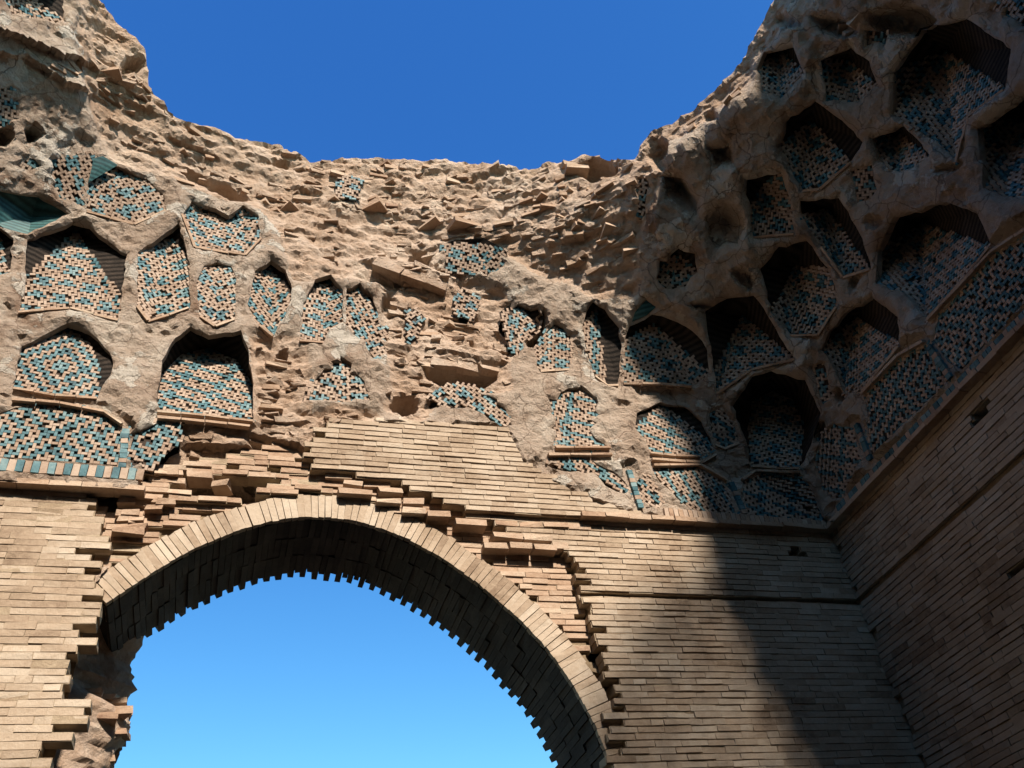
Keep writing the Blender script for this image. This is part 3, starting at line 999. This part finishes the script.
# exposed, tilted and broken bricks of the bare masonry
CL = [(590, 215, 40, 24, 46), (578, 232, 34, 18, 40), (400, 200, 60, 16, 30), (460, 215, 40, 14, 22), (530, 205, 40, 25, 20), (480, 180, 130, 14, 60), (590, 180, 30, 20, 20), (350, 165, 60, 9, 26),
      (300, 190, 60, 26, 26), (215, 165, 60, 30, 30), (130, 90, 30, 30, 26), (70, 75, 40, 14, 22), (470, 240, 90, 20, 26), (440, 330, 30, 20, 26), (590, 262, 26, 26, 24), (285, 380, 22, 30, 20),
      (690, 120, 30, 12, 14), (740, 70, 14, 30, 12), (850, 20, 60, 16, 16), (600, 250, 30, 12, 18), (420, 345, 18, 20, 10), (380, 180, 40, 18, 20), (545, 165, 40, 8, 14)]
KD = mathutils.kdtree.KDTree(len(P0))
for i_, p_ in enumerate(P0):
    KD.insert(p_, i_)
KD.balance()


def face_at(p):
    """the built (weathered) face nearest to a point of the ideal vault"""
    k = KD.find(Vector(p))[1]
    return p + NRM[k] * disp[k]


cand = []
for (cx, cy, rx, ry, num) in CL:
    num = int(num * .34)
    a = rng.normal(0, .6, (num, 2)) * (rx, ry) + (cx, cy)
    P = hit(a)
    n_ = normal_in(P)
    for p, nn, q in zip(P, n_, a):
        if p[2] < ZC + .1 or p[2] > ztop(math.atan2(p[1] - CY, p[0] - CX)) - .07:
            continue
        if min(dist_poly(q[None], nd['px'])[0] for nd in NI if np.abs(nd['cpx'] - q).max() < 120 or nd is NI[0]) < 5 or any(inside(q[None], nd['px'])[0] for nd in NI):
            continue
        p = p + np.array([0, 0, round(p[2] / .065) * .065 - p[2]])
        p = face_at(p)
        tx = np.cross([0, 0, 1.0], nn)
        tx /= np.linalg.norm(tx)
        ang = random.choice([0, 0, .15, -.2, .7, -.75]) + random.gauss(0, .08)
        rollx = random.gauss(0, .09)
        hz = np.array([0, 0, 1.0])
        fw = np.cross(tx, hz)
        t2 = tx * math.cos(ang) + fw * math.sin(ang)
        f2 = -tx * math.sin(ang) + fw * math.cos(ang)
        t2 = t2 * math.cos(rollx) + hz * math.sin(rollx)
        u2 = np.cross(t2, f2)
        if u2[2] < 0:
            u2 = -u2
        w = random.choice([.22, .22, .13, .17, .1]) / 2
        pro = random.choice([-.105, -.10, -.095, -.085, -.06]) + random.uniform(-.012, .012)
        cand.append((pro + .3 * w, inside(np.array([q]), split_l)[0], p + nn * pro, t2 * w, f2 * .11, u2 * .024))
# thin flakes of brick showing all over the bare core
for pl, num in zip(ERO_POLYS, (240, 60, 50, 30)):
    pl = np.array(pl, float)
    a = rng.uniform(pl.min(0), pl.max(0), (num * 3, 2))
    a = a[inside(a, pl)][:num]
    P = hit(a)
    n_ = normal_in(P)
    for p, nn, q in zip(P, n_, a):
        if p[2] < ZC + .1 or p[2] > ztop(math.atan2(p[1] - CY, p[0] - CX)) - .05:
            continue
        if any(np.abs(nd['cpx'] - q).max() < 120 and (inside(q[None], nd['px'])[0] or dist_poly(q[None], nd['px'])[0] < 4) for nd in NI):
            continue
        p = face_at(p + np.array([0, 0, round(p[2] / .065) * .065 - p[2]]))
        tx = np.cross([0, 0, 1.0], nn)
        tx /= np.linalg.norm(tx)
        hz = np.array([0, 0, 1.0])
        fw = np.cross(tx, hz)
        ang, rl = random.gauss(0, .3), random.gauss(0, .1)
        t2 = (tx * math.cos(ang) + fw * math.sin(ang)) * math.cos(rl) + hz * math.sin(rl)
        f2 = -tx * math.sin(ang) + fw * math.cos(ang)
        u2 = np.cross(t2, f2)
        u2 = u2 if u2[2] > 0 else -u2
        w = random.uniform(.03, .10)
        cand.append((-1, inside(np.array([q]), split_l)[0], p + nn * random.uniform(-.065, -.045), t2 * w, f2 * .07, u2 * random.uniform(.012, .026)))
cand.sort(key=lambda r: -r[0])
for dk, par in ((False, vault), (True, squinch)):
    own = [c for c in cand if c[1] == dk]
    for c in own[:90]:
        B = Bricks()
        B.box(c[2], c[3], c[4], c[5], .007)
        B.build('broken_brick', [M['brick_warm']], par)
    B = Bricks()
    for c in own[90:]:
        B.box(c[2], c[3], c[4], c[5], .011)
    B.build('broken_brickwork', [M['earth']], par, kind='stuff')

for (pa, pb_, dep, thk) in (((373, 268), (446, 289), .17, .10), ((432, 360), (500, 366), .10, .08)):
    B = Bricks()
    a, b = (face_at(p) for p in hit([pa, pb_]))
    nn = normal_in(((a + b) / 2)[None])[0]
    t = (b - a) / np.linalg.norm(b - a)
    w = np.cross(nn, t)
    for f0, f1 in ((0, .38), (.38, .72), (.72, 1)):
        B.box(a + (b - a) * (f0 + f1) / 2 + nn * (dep / 2 - .06 + random.uniform(-.015, .015)), (b - a) * (f1 - f0) * .497, nn * dep / 2, w * thk / 2, .012)
    B.build('jutting_slab', [M['earth']], vault)

# a few whole square bricks hang loose on their own
LOOSE = [(376, 207, .14, .5, 'square brick hanging corner-down in the bare masonry left of centre', -.5), (461, 222, .17, .6, 'large square brick tilted on its corner right of the ragged tile panel top', .7), (433, 222, .13, .4, 'tilted brick leaning beside the large square brick', -.4),
         (573, 170, .14, .3, 'tilted brick on the broken rim at its highest point', .5), (291, 205, .13, .3, 'flat grey square brick standing in the plaster right of the half-hexagon niche', .2), (612, 236, .14, .2, 'end brick of the stepped brick stack', .1)]
for (x, y, s, pr, lab, ang) in LOOSE:
    B = Bricks()
    p = face_at(hit([(x, y)])[0])
    nn = normal_in(p[None])[0]
    tx = np.cross([0, 0, 1.0], nn)
    tx /= np.linalg.norm(tx)
    hz = np.cross(nn, tx)
    nh = np.array([nn[0], nn[1], 0]) / np.hypot(nn[0], nn[1])
    tilt = np.array([0, 0, .35 * math.cos(ang * 3)])
    a = tx * math.cos(.78 + ang * .4) + nh * math.sin(.78 + ang * .4) + tilt
    b = -tx * math.sin(.78 + ang * .4) + nh * math.cos(.78 + ang * .4) + tilt * .6
    a /= np.linalg.norm(a)
    b = b - a * (a @ b)
    b /= np.linalg.norm(b)
    cc = np.cross(a, b)
    B.box(p - nn * .05, a * s, b * s, cc * .028, .005, .5)
    B.build('loose_brick', [M['brick_warm']], None, label=lab, cat='brick', group='loose bricks in the broken masonry')

# ------------------------------------------------------------------ rest of the vault, out of the photo: coarse shell, and the outer face all round
def shell(name, th, zs_of, d, mat_, par, flip=False, gaps=0.0, **kw):
    rows = []
    for t in th:
        zt = float(ztop(np.array(t)))
        zz = np.concatenate([np.arange(ZC - .02 if zs_of is None else zs_of, zt - .25, .3), [zt]])
        k = 30
        zz = np.interp(np.linspace(0, 1, k), np.linspace(0, 1, len(zz)), zz)
        rows.append(surf(np.full(k, t), zz, d))
    A = np.array(rows)
    A = A + rng.normal(0, .012, A.shape)
    m_, k_ = A.shape[:2]
    F = []
    for i in range(m_ - 1):
        for j in range(k_ - 1):
            if gaps and (gaps == 1.0 or (i * 2 + j) % 5 == 0) and -1.55 < (th[i] + math.pi) % (2 * math.pi) - math.pi < -.05 and A[i, j, 2] > 8.6:
                continue
            q = (i * k_ + j, (i + 1) * k_ + j, (i + 1) * k_ + j + 1, i * k_ + j + 1)
            F.append(q[::-1] if flip else q)
    return mesh(name, A.reshape(-1, 3), F, mat_, par, **kw), A


tc_ = np.radians(np.arange(146, 346.1, 1.5))
_, A1 = shell('vault_lining', tc_, None, .03, M['plaster'], rear_walls, gaps=.13)  # even holes added to the unseen lining for partial shade on the wall
_, A2 = shell('outer_shell', tc_, ZC - .02, .9, M['brick'], rear_walls, True, gaps=1.0)  # upper rear face left out so sun reaches those holes
V = np.concatenate([A1[:, -1], A2[:, -1]])
m_ = len(tc_)
mesh('broken_rim', V, [(i, i + 1, m_ + i + 1, m_ + i) for i in range(m_ - 1) if not -1.6 < (tc_[i] + math.pi) % (2 * math.pi) - math.pi < -.0], M['earth'], rear_walls)
tf = np.radians(np.arange(-14.0, 146.1, 1.5))
_, A3 = shell('outer_shell', tf, ZC - .02, .92, M['brick'], vault, True)

# ------------------------------------------------------------------ front wall: arch profile (half), centre x = .75
ACX = .75
PROF = np.array([(0, 6.22), (.13, 6.218), (.27, 6.20), (.5, 6.14), (.72, 6.05), (1.06, 5.86), (1.41, 5.58), (1.74, 5.26), (2.0, 4.93), (2.17, 4.62), (2.30, 4.28), (2.38, 3.9), (2.42, 3.5), (2.43, 2.6), (2.43, 0)])


def resample(Q, step):
    s = np.concatenate([[0], np.cumsum(np.linalg.norm(np.diff(Q, axis=0), axis=1))])
    k = int(s[-1] / step)
    t = np.linspace(0, s[-1], k + 1)
    return np.stack([np.interp(t, s, Q[:, 0]), np.interp(t, s, Q[:, 1])], -1)


half = resample(PROF, .005)
ker = np.ones(41) / 41
ext = np.concatenate([half[1:60][::-1] * [-1, 1], half])
smx = np.convolve(ext[:, 0], ker, 'same')
smz = np.convolve(ext[:, 1], ker, 'same')
half = np.stack([smx, smz], -1)[59:-40]
right_p = half + [ACX, 0]
left_p = (half * [-1, 1] + [ACX, 0])[::-1]
full = np.concatenate([left_p, right_p[1:]])
full = resample(full, .058)
tan = np.gradient(full, axis=0)
tan /= np.linalg.norm(tan, axis=1)[:, None]
nor = np.stack([-tan[:, 1], tan[:, 0]], -1)          # outward from the opening
RINGW = .235
Y0, YB = WY + .115, 8.15                              # face of the ring, back of the wall
ZBROKE = 5.30
ring_f, soff = Bricks(), Bricks()
nP = len(full)
for i in range(nP - 1):
    mid = (full[i] + full[i + 1]) / 2
    left = mid[0] < ACX
    if left and mid[1] < ZBROKE + random.uniform(-.06, .06):
        continue
    t, nn = (full[i + 1] - full[i]), nor[i]
    ys = [Y0, Y0 + .06, Y0 + .36, Y0 + .68, YB - .02]
    for r in range(4):
        y0, y1 = ys[r] + .004, ys[r + 1] - .004
        if r == 0:
            y0 += random.uniform(-.004, .004)
        if r == 3:
            y1 = YB + (.09 if i % 2 else -.01) + random.uniform(-.02, .02)
            if random.random() < .07:
                y1 = YB - .02
        rad0 = random.uniform(-.003, .003) if r == 0 else random.uniform(-.006, .010)
        rad1 = RINGW + random.uniform(-.012, .012) if r == 0 else .2
        a, b = full[i] + t * (.05 if r == 0 else .03) + nn * rad0, full[i + 1] - t * (.05 if r == 0 else .03) + nor[i + 1] * rad0
        c_, d_ = full[i + 1] - t * .04 + nor[i + 1] * rad1, full[i] + t * .04 + nn * rad1
        pts8 = [(a[0], y0, a[1]), (b[0], y0, b[1]), (b[0], y1, b[1]), (a[0], y1, a[1]), (d_[0], y0, d_[1]), (c_[0], y0, c_[1]), (c_[0], y1, c_[1]), (d_[0], y1, d_[1])]
        (ring_f if r == 0 else soff).hexa(np.array(pts8) + rng.normal(0, .0025, (8, 3)))
ring_f.build('arch_ring', [M['brick']], arched_wall, label='pale ring of upright bricks edging the arch')
soff.build('arch_soffit', [M['soffit_shade']], arched_wall, label='dark underside of the arch with toothed far edge')

# body of the wall behind the facings
PROFB = full + nor * .03
arch_poly = [tuple(p) for p in PROFB if not (p[0] < ACX and p[1] < ZBROKE)]
arch_poly = [(-1.07, 0.0), (-1.07, 3.0), (-1.10, 4.0), (-1.08, 5.2)] + arch_poly


def wall_sheet(name, outer, hole, to3, nrm, mat_, par, disp_fn, res=.07):
    outer, hole = np.array(outer, float), (np.array(hole, float) if hole is not None else None)
    lo, hi = outer.min(0), outer.max(0)
    gx, gz_ = np.arange(lo[0], hi[0], res), np.arange(lo[1], hi[1], res)
    g = np.stack(np.meshgrid(gx, gz_, indexing='ij'), -1).reshape(-1, 2) + rng.uniform(-.3, .3, (len(gx) * len(gz_), 2)) * res
    g = g[inside(g, outer)]
    g = g[dist_poly(g, outer) > res * .4]
    if hole is not None:
        g = g[~inside(g, hole)]
        g = g[dist_poly(g, hole) > res * .4]
    P = [*g]
    E = []
    for lp in [resample(np.vstack([outer, outer[:1]]), res)[:-1]] + ([resample(np.vstack([hole, hole[:1]]), res)[:-1]] if hole is not None else []):
        s = len(P)
        P += [*lp]
        E += [(s + i, s + (i + 1) % len(lp)) for i in range(len(lp))]
    r = delaunay_2d_cdt([Vector((float(p[0]), float(p[1]))) for p in P], E, [], 0, 1e-5)
    v = np.array([(a.x, a.y) for a in r[0]])
    f = np.array([q for q in r[2] if len(q) == 3])
    c = v[f].mean(1)
    k = inside(c, outer)
    if hole is not None:
        k &= ~inside(c, hole)
    f = f[k]
    P3 = to3(v)
    P3 = P3 + np.asarray(nrm)[None] * disp_fn(P3)[:, None]
    return submesh(name, P3, f, mat_, par)


def front_disp(P):
    d = .02 * fbm(P, 3, 4)
    q = to_px(P)
    for (cx, cy, rx, ry, dep) in ((116, 495, 32, 12, .5), (215, 485, 48, 12, .35), (797, 550, 10, 8, .5), (170, 520, 60, 20, -.02), (190, 470, 40, 18, .1), (580, 566, 13, 13, .3), (592, 606, 13, 14, .3), (602, 645, 12, 16, .3), (609, 690, 11, 20, .3), (616, 740, 10, 24, .3)):
        d = d - gauss(q, cx, cy, rx, ry) * dep
    return d


YM = WY + .215
wall_sheet('wall_core', [(CX - S0 - .9, 0), (WX + .9, 0), (WX + .9, ZC + .02), (CX - S0 - .9, ZC + .02)], arch_poly + [(ACX + 2.46, 0.0)], lambda v: np.stack([v[:, 0], np.full(len(v), YM), v[:, 1]], -1), (0, -1, 0), M['mortar'], arched_wall, front_disp, .08)
wall_sheet('wall_outer_face', [(CX - S0 - .9, 0), (WX + .9, 0), (WX + .9, ZC), (CX - S0 - .9, ZC)], arch_poly + [(ACX + 2.46, 0.0)], lambda v: np.stack([v[:, 0], np.full(len(v), YB - .04), v[:, 1]], -1), (0, 1, 0), M['mortar'], arched_wall, lambda P: 0 * P[:, 0], .3)
# wall head between core and outer face, over the opening
loop = np.array(arch_poly + [(ACX + 2.46, 0.0)])
V = [(p[0], YM, p[1]) for p in loop] + [(p[0], YB - .04, p[1]) for p in loop]
k = len(loop)
mesh('opening_lining', V, [(i, i + 1, k + i + 1, k + i) for i in range(k - 1) if not loop[i][1] < 5.25 or loop[i][0] > 0], M['mortar'], arched_wall)

# left jamb: the facing has collapsed, the rubble core bulges into the opening
ny, nz_ = 46, 150
yy = np.linspace(WY + .09, YB + .05, ny)
zz = np.linspace(0, 5.62, nz_)
YY, ZZ = np.meshgrid(yy, zz, indexing='ij')
v_ = (YY - yy[0]) / (yy[-1] - yy[0])
xf = np.interp(ZZ, [0, 3.2, 3.9, 4.4, 5.0, 5.3, 5.62], [-1.25, -1.18, -1.12, -1.08, -1.06, -1.04, -.86])
xb = np.interp(ZZ, [0, 3.2, 3.9, 4.4, 4.8, 5.05, 5.3, 5.62], [-1.25, -1.2, -1.02, -.88, -.76, -.72, -.80, -.74])
XX = xf + (xb - xf) * sm(.15, .9, v_)
P = np.stack([XX, YY, ZZ], -1).reshape(-1, 3)
dn = .09 * fbm(P, 1.7, 4) + .05 * np.array([noise.fractal(Vector((p[0], p[1] * 2, p[2] * 8)), .8, 2.1, 4) for p in P])
vv, z1 = v_.reshape(-1), ZZ.reshape(-1)
dn += -.45 * np.exp(-((vv - .22) / .2) ** 4) * sm(3.0, 4.0, z1) - .34 * sm(4.72, 4.9, z1) * (1 - sm(5.3, 5.5, z1)) * np.exp(-((vv - .45) / .42) ** 4)
dn += .10 * np.exp(-((vv - .72) / .22) ** 2) * sm(3.6, 4.3, z1) * (1 - sm(4.65, 4.8, z1))
P[:, 0] += dn
P[:, 1] += .03 * fbm(P + 5, 4, 3)
F = [(i * nz_ + j, (i + 1) * nz_ + j, (i + 1) * nz_ + j + 1, i * nz_ + j + 1) for i in range(ny - 1) for j in range(nz_ - 1)]
mesh('broken_jamb', P, F, M['earth'], arched_wall, label='rubble core of the collapsed left jamb')
# end closing the jamb towards the outside
back = P.reshape(ny, nz_, 3)[-1]
V = np.concatenate([back, back * [0, 1, 1] + [-1.6, 0, 0]])
mesh('jamb_end', V, [(i, i + 1, nz_ + i + 1, nz_ + i) for i in range(nz_ - 1)], M['earth'], arched_wall)
B = Bricks()
for _ in range(60):
    j = random.randrange(60, 132)
    i = random.randrange(26, ny)
    p = P.reshape(ny, nz_, 3)[i, j]
    B.box(p + [random.uniform(-.10, -.06), 0, 0], (.11, random.gauss(0, .02), 0), (random.gauss(0, .02), random.choice([.06, .11]), random.gauss(0, .01)), (0, 0, .026), .006)
B.build('broken_brickwork', [M['brick_warm']], arched_wall)


# ------------------------------------------------------------------ brick facings
def facing(B, polys, skip, plane, zr, sr, rake=(.018, .004), bl=.245, ch=.060, gap_fn=None, proud=.0025, miss=0.0, grooves=(), cav=()):
    """courses of bricks on a wall; plane(s, z) -> point, and the tangent/inward vectors"""
    z, k = zr[0], 0
    while z < zr[1]:
        off = (k % 2) * bl / 2 + random.uniform(-.03, .03)
        s = sr[0] - off
        groove = any(abs(z + ch / 2 - g) < ch * .5 for g in grooves)
        while s < sr[1]:
            L = bl * random.choice([1, 1, 1, 1, .5, .92, 1.06])
            c2 = np.array([[s + L / 2, z + ch / 2]])
            ok = any(inside(c2, pl)[0] for pl in polys) and not any(inside(c2, pl)[0] for pl in skip)
            if ok and not groove and random.random() >= miss:
                p3, t3, n3 = plane(s + L / 2, z + ch / 2)
                q = to_px(p3[None])
                if not any(abs((q[0, 0] - a) / rx) ** 2 + abs((q[0, 1] - b) / ry) ** 2 < 1 for a, b, rx, ry in cav):
                    g = gap_fn(p3) if gap_fn else .012
                    pr = random.gauss(0, proud)
                    hh = (ch - g) / 2
                    sb = max(.003, random.gauss(*rake) if not callable(rake) else rake(p3))
                    B.box(p3 + n3 * (-.075 - sb), t3 * (L / 2 + .004), -n3 * .075, np.array([0, 0, ch / 2 + .003]), .003, None, 1)
                    t4 = t3 + np.array([0, 0, random.gauss(0, .0018)])
                    dz = .0022 * math.sin(s * 3 + k)
                    B.box(p3 + n3 * (-.06 + pr) + [0, 0, dz], t4 * (L / 2 - random.uniform(.001, .0025)), -n3 * (.06), np.array([0, 0, hh]) + n3 * random.gauss(0, .001), .0020)
            s += L
        z += ch
        k += 1


def plane_front(y):
    def f(s, z):
        yy_ = y
        if z > ZC:
            yy_ = y - .06 - LEAN * ((z - ZC) / HZ) ** 1.5
        return np.array([s, yy_, z]), np.array([1.0, 0, 0]), np.array([0, -1.0, 0])
    return f


def gap_front(p):
    q = to_px(p[None])[0]
    # the joints near the corner are still pointed flush
    f = sm(700, 800, np.array(q[0] + 18 * noise.noise(Vector(p) * .9)))
    return float(.0125 * (1 - f) + .006 * f + random.uniform(-.002, .003))


YA = WY + .05
F2 = lambda L, y=YA: on_front(L, y)[:, [0, 2]]
A_right = F2([(322, 428), (334, 424), (420, 424), (505, 427), (530, 470), (598, 503), (660, 521), (828, 534)])
A_right = np.vstack([A_right, [[WX + .3, ZC - .01], [WX + .3, 0], [3.22, 0]], F2([(640, 900), (622, 800), (618, 768), (617, 740), (612, 700), (606, 660), (592, 612), (580, 578), (566, 552), (546, 543), (488, 526), (470, 513), (441, 506), (420, 493), (390, 482), (332, 474), (298, 462)])])
A_left = np.vstack([[[CX - S0, 0], [CX - S0, ZC - .01]], F2([(-30, 477), (80, 488), (82, 500), (96, 510), (90, 530), (104, 545), (88, 552), (92, 575), (90, 590), (95, 604), (84, 640), (88, 650), (72, 668), (78, 700), (76, 715), (60, 735), (56, 750), (36, 770), (30, 800)]), [[-1.2, 2.6], [-1.15, 0]]])
B = Bricks()
ZG = .553 * 7 + 1.6
facing(B, [A_right], [], plane_front(YA), (0, 7.3), (-.6, WX + .25), gap_fn=gap_front, rake=(.016, .004), grooves=(ZG,), cav=[(797, 551, 9, 9)])
B.build('brick_facing', [M['brick'], M['joint']], arched_wall, label='outer brick facing with a stepped broken edge right of the arch')
B = Bricks()
facing(B, [A_left], [], plane_front(YA), (0, ZC - .02), (CX - S0, -.9), gap_fn=lambda p: .0075 + random.uniform(-.004, .004), proud=.0022, rake=(.008, .003), cav=[(116, 495, 31, 12)])
B.build('brick_facing', [M['brick'], M['joint']], arched_wall, label='weathered brick facing of the pier left of the arch')
# groove course is set back, not empty
B = Bricks()
facing(B, [A_right], [], plane_front(YA + .045), (ZG - .03 - .0, ZG + .02), (2.6, WX + .1))
B.build('groove_course', [M['brick'], M['joint']], arched_wall)
# spandrels round the ring, set back from the facing
ringo = full + nor * (RINGW + .01)
hole = [tuple(p) for p in ringo if not (p[0] < ACX and p[1] < ZBROKE - .1)] + [(3.4, 0), (-1.2, 0), (-1.2, 5.2)]
sp_r = F2([(300, 455), (520, 455), (640, 560), (660, 800), (640, 900)], YA + .09)
sp_r = np.vstack([sp_r, [[3.3, 3.0]], [[.3, 5.9]]])
B = Bricks()
TOOTH = F2([(566, 552), (582, 548), (602, 600), (616, 650), (624, 720), (640, 790), (612, 790), (604, 735), (598, 690), (590, 640), (578, 595)], YA + .12)
facing(B, [sp_r], [hole, TOOTH], plane_front(YA + .12), (3.0, 7.2), (-.4, 4.2), proud=.008)
sp_l = F2([(80, 480), (170, 470), (330, 440), (335, 520), (90, 640)], YA + .10)
facing(B, [sp_l], [hole], plane_front(YA + .10), (4.8, 7.0), (-1.6, 1.1), proud=.014, miss=.14, cav=[(116, 495, 31, 12), (210, 483, 46, 11)])
B.build('spandrel_brickwork', [M['brick_warm'], M['joint']], arched_wall, label='recessed brickwork between the arch ring and the outer facing')
# proud stepped stretchers over the arch
B = Bricks()
for (x0, y0, x1, y1) in ((325, 473, 352, 480), (356, 472, 392, 479), (343, 481, 363, 487), (364, 480, 390, 487), (338, 489, 372, 496), (378, 488, 403, 495), (376, 497, 401, 504), (402, 498, 424, 507), (402, 508, 426, 514), (427, 511, 450, 519), (455, 520, 486, 527), (494, 522, 590, 528), (492, 533, 552, 541), (484, 543, 556, 550), (552, 541, 568, 550)):
    a, b = on_front([(x0, y0)], YA)[0], on_front([(x1, y0)], YA)[0]
    zc = on_front([((x0 + x1) / 2, (y0 + y1) / 2)], YA)[0][2]
    k = max(1, round((b[0] - a[0]) / .25))
    for j in range(k):
        L = (b[0] - a[0]) / k
        B.box((a[0] + L * (j + .5), YA + .07 + random.uniform(-.015, .01), zc), (L / 2 - .005, 0, 0), (0, .08, 0), (0, 0, .028), .005)
B.build('stepped_bricks', [M['brick_warm']], arched_wall, label='stepped bricks jutting over the arch ring')
# cornice ledge carrying the vault: front and side
B = Bricks()
for x in np.arange(-4.54, WX, .25):
    q = to_px(np.array([[x + .12, WY, ZC]]))[0]
    if 146 < q[0] < 575:
        continue
    B.box((x + .125, WY + .02 + random.gauss(0, .004), ZC + .012), (.122, 0, 0), (0, .075, 0), (0, 0, .024), .003)
B.build('cornice_ledge', [M['brick_warm']], arched_wall)
B = Bricks()
for y in np.arange(CY - S0, WY - .05, .25):
    B.box((WX + .02 + random.gauss(0, .004), y + .125, ZC + .012), (0, .122, 0), (.075, 0, 0), (0, 0, .024), .003)
B.build('cornice_ledge', [M['brick_warm']], side_wall)
# rubble lumps on the left spandrel
B = Bricks()
for _ in range(80):
    q = (random.gauss(170, 55), random.gauss(505, 26))
    if not inside(np.array([q]), [(90, 515), (150, 478), (310, 455), (318, 476), (265, 482), (200, 497), (140, 532), (96, 575)])[0]:
        continue
    p = on_front([q], YA + random.uniform(.09, .16))[0]
    p[2] = round(p[2] / .062) * .062
    a = random.gauss(0, .12)
    B.box(p, (random.choice([.07, .11, .12]), a * .1, random.gauss(0, .006)), (-a * .1, .09, 0), (0, random.gauss(0, .004), .027), .006)
B.build('broken_brickwork', [M['brick_warm']], arched_wall)

# side wall
XA = WX + .05
def plane_side(s, z):
    return np.array([XA, s, z]), np.array([0, 1.0, 0]), np.array([-1.0, 0, 0])
B = Bricks()
sq_ = np.array([[CY - S0, 0], [WY + .05, 0], [WY + .05, ZC - .01], [CY - S0, ZC - .01]])
facing(B, [sq_], [], plane_side, (0, ZC - .02), (CY - S0, WY + .03), grooves=(ZG,), gap_fn=lambda p: .009 + .005 * noise.noise(Vector(p) * .8) + random.uniform(-.002, .003), cav=[(984, 408, 9, 12), (1022, 568, 10, 8)])
B.build('brick_facing', [M['brick'], M['joint']], side_wall)
wall_sheet('wall_core', [(CY - S0 - .9, 0), (YM, 0), (YM, ZC + .02), (CY - S0 - .9, ZC + .02)], None, lambda v: np.stack([np.full(len(v), XA + .04), v[:, 0], v[:, 1]], -1), (-1, 0, 0), M['mortar'], side_wall,
           lambda P: .01 * fbm(P, 3, 3) - .4 * gauss(to_px(P), 984, 408, 11, 14) * (P[:, 1] > 2) - .4 * gauss(to_px(P), 1022, 568, 14, 10) * (P[:, 1] > 2), .1)


def box_obj(name, lo, hi, m, par, **kw):
    B = Bricks()
    c, h = (np.array(lo) + hi) / 2, (np.array(hi) - lo) / 2
    B.box(c, (h[0], 0, 0), (0, h[1], 0), (0, 0, h[2]), 0, .5)
    return B.build(name, [m], par, **kw)


box_obj('wall_outer_face', np.array([WX + .7, CY - S0 - .9, 0]), np.array([WX + .9, YB - .1, ZC - .03]), M['brick'], side_wall)
box_obj('wall_mass', np.array([CX - S0 - .9, CY - S0 - .9, 0]), np.array([CX - S0, YM - .02, ZC - .025]), M['brick'], rear_walls)
box_obj('wall_mass', np.array([CX - S0 + .003, CY - S0 - .9, 0]), np.array([WX + .1, CY - S0, ZC - .025]), M['brick'], rear_walls)

# ------------------------------------------------------------------ ground
V = [(-3000, -3000, 0), (3000, -3000, 0), (3000, 3000, 0), (-3000, 3000, 0)]
mesh('ground', V, [(0, 1, 2, 3)], M['ground'], None, kind='structure', label='dry earth ground')

# ------------------------------------------------------------------ light, sky, camera
sun = bpy.data.lights.new('sun', 'SUN')
sun.energy = 5.0
sun.angle = math.radians(3.2)
sun.color = (1.0, .925, .82)
so = bpy.data.objects.new('sun', sun)
COL.objects.link(so)
so.rotation_euler = (-sd).to_track_quat('-Z', 'Y').to_euler()
so.location = (0, -10, 20)
w = bpy.data.worlds.new('World')
SC.world = w
w.use_nodes = True
nt = w.node_tree
bg = nt.nodes['Background']
SKY = ((1.72, .62), (1.3, 1.13), (.8, 2.1))
sky = nt.nodes.new('ShaderNodeTexSky')
sky.sky_type = 'NISHITA'
sky.sun_disc = False
sky.sun_elevation = SUN_EL
sky.sun_rotation = math.atan2(sd.x, sd.y)
sky.altitude = 1200
sky.air_density = 1.0
sky.dust_density = .6
sky.ozone_density = 3.0
# deepen the zenith blue of the sky as the dry highland air does
sp = nt.nodes.new('ShaderNodeSeparateColor')
cb = nt.nodes.new('ShaderNodeCombineColor')
nt.links.new(sky.outputs[0], sp.inputs[0])
for ch, (pw, am) in enumerate(SKY):
    a_ = nt.nodes.new('ShaderNodeMath')
    a_.operation = 'POWER'
    a_.inputs[1].default_value = pw
    nt.links.new(sp.outputs[ch], a_.inputs[0])
    b_ = nt.nodes.new('ShaderNodeMath')
    b_.operation = 'MULTIPLY'
    b_.inputs[1].default_value = am
    nt.links.new(a_.outputs[0], b_.inputs[0])
    nt.links.new(b_.outputs[0], cb.inputs[ch])
nt.links.new(cb.outputs[0], bg.inputs['Color'])
bg.inputs['Strength'].default_value = .09

cam = bpy.data.cameras.new('camera')
co = bpy.data.objects.new('camera', cam)
COL.objects.link(co)
cam.sensor_width = 36
cam.lens = FPX / 1024 * 36
cam.clip_start, cam.clip_end = .05, 8000
from mathutils import Matrix
co.matrix_world = Matrix(((RIGHT[0], UP[0], -FWD[0], CAM[0]), (RIGHT[1], UP[1], -FWD[1], CAM[1]), (RIGHT[2], UP[2], -FWD[2], CAM[2]), (0, 0, 0, 1)))
SC.camera = co
vs = SC.view_settings
vs.view_transform = 'Standard'
vs.look = 'None'
vs.exposure = 0.85
vs.gamma = 1
SC.cycles.max_bounces = 4
SC.cycles.diffuse_bounces = 2
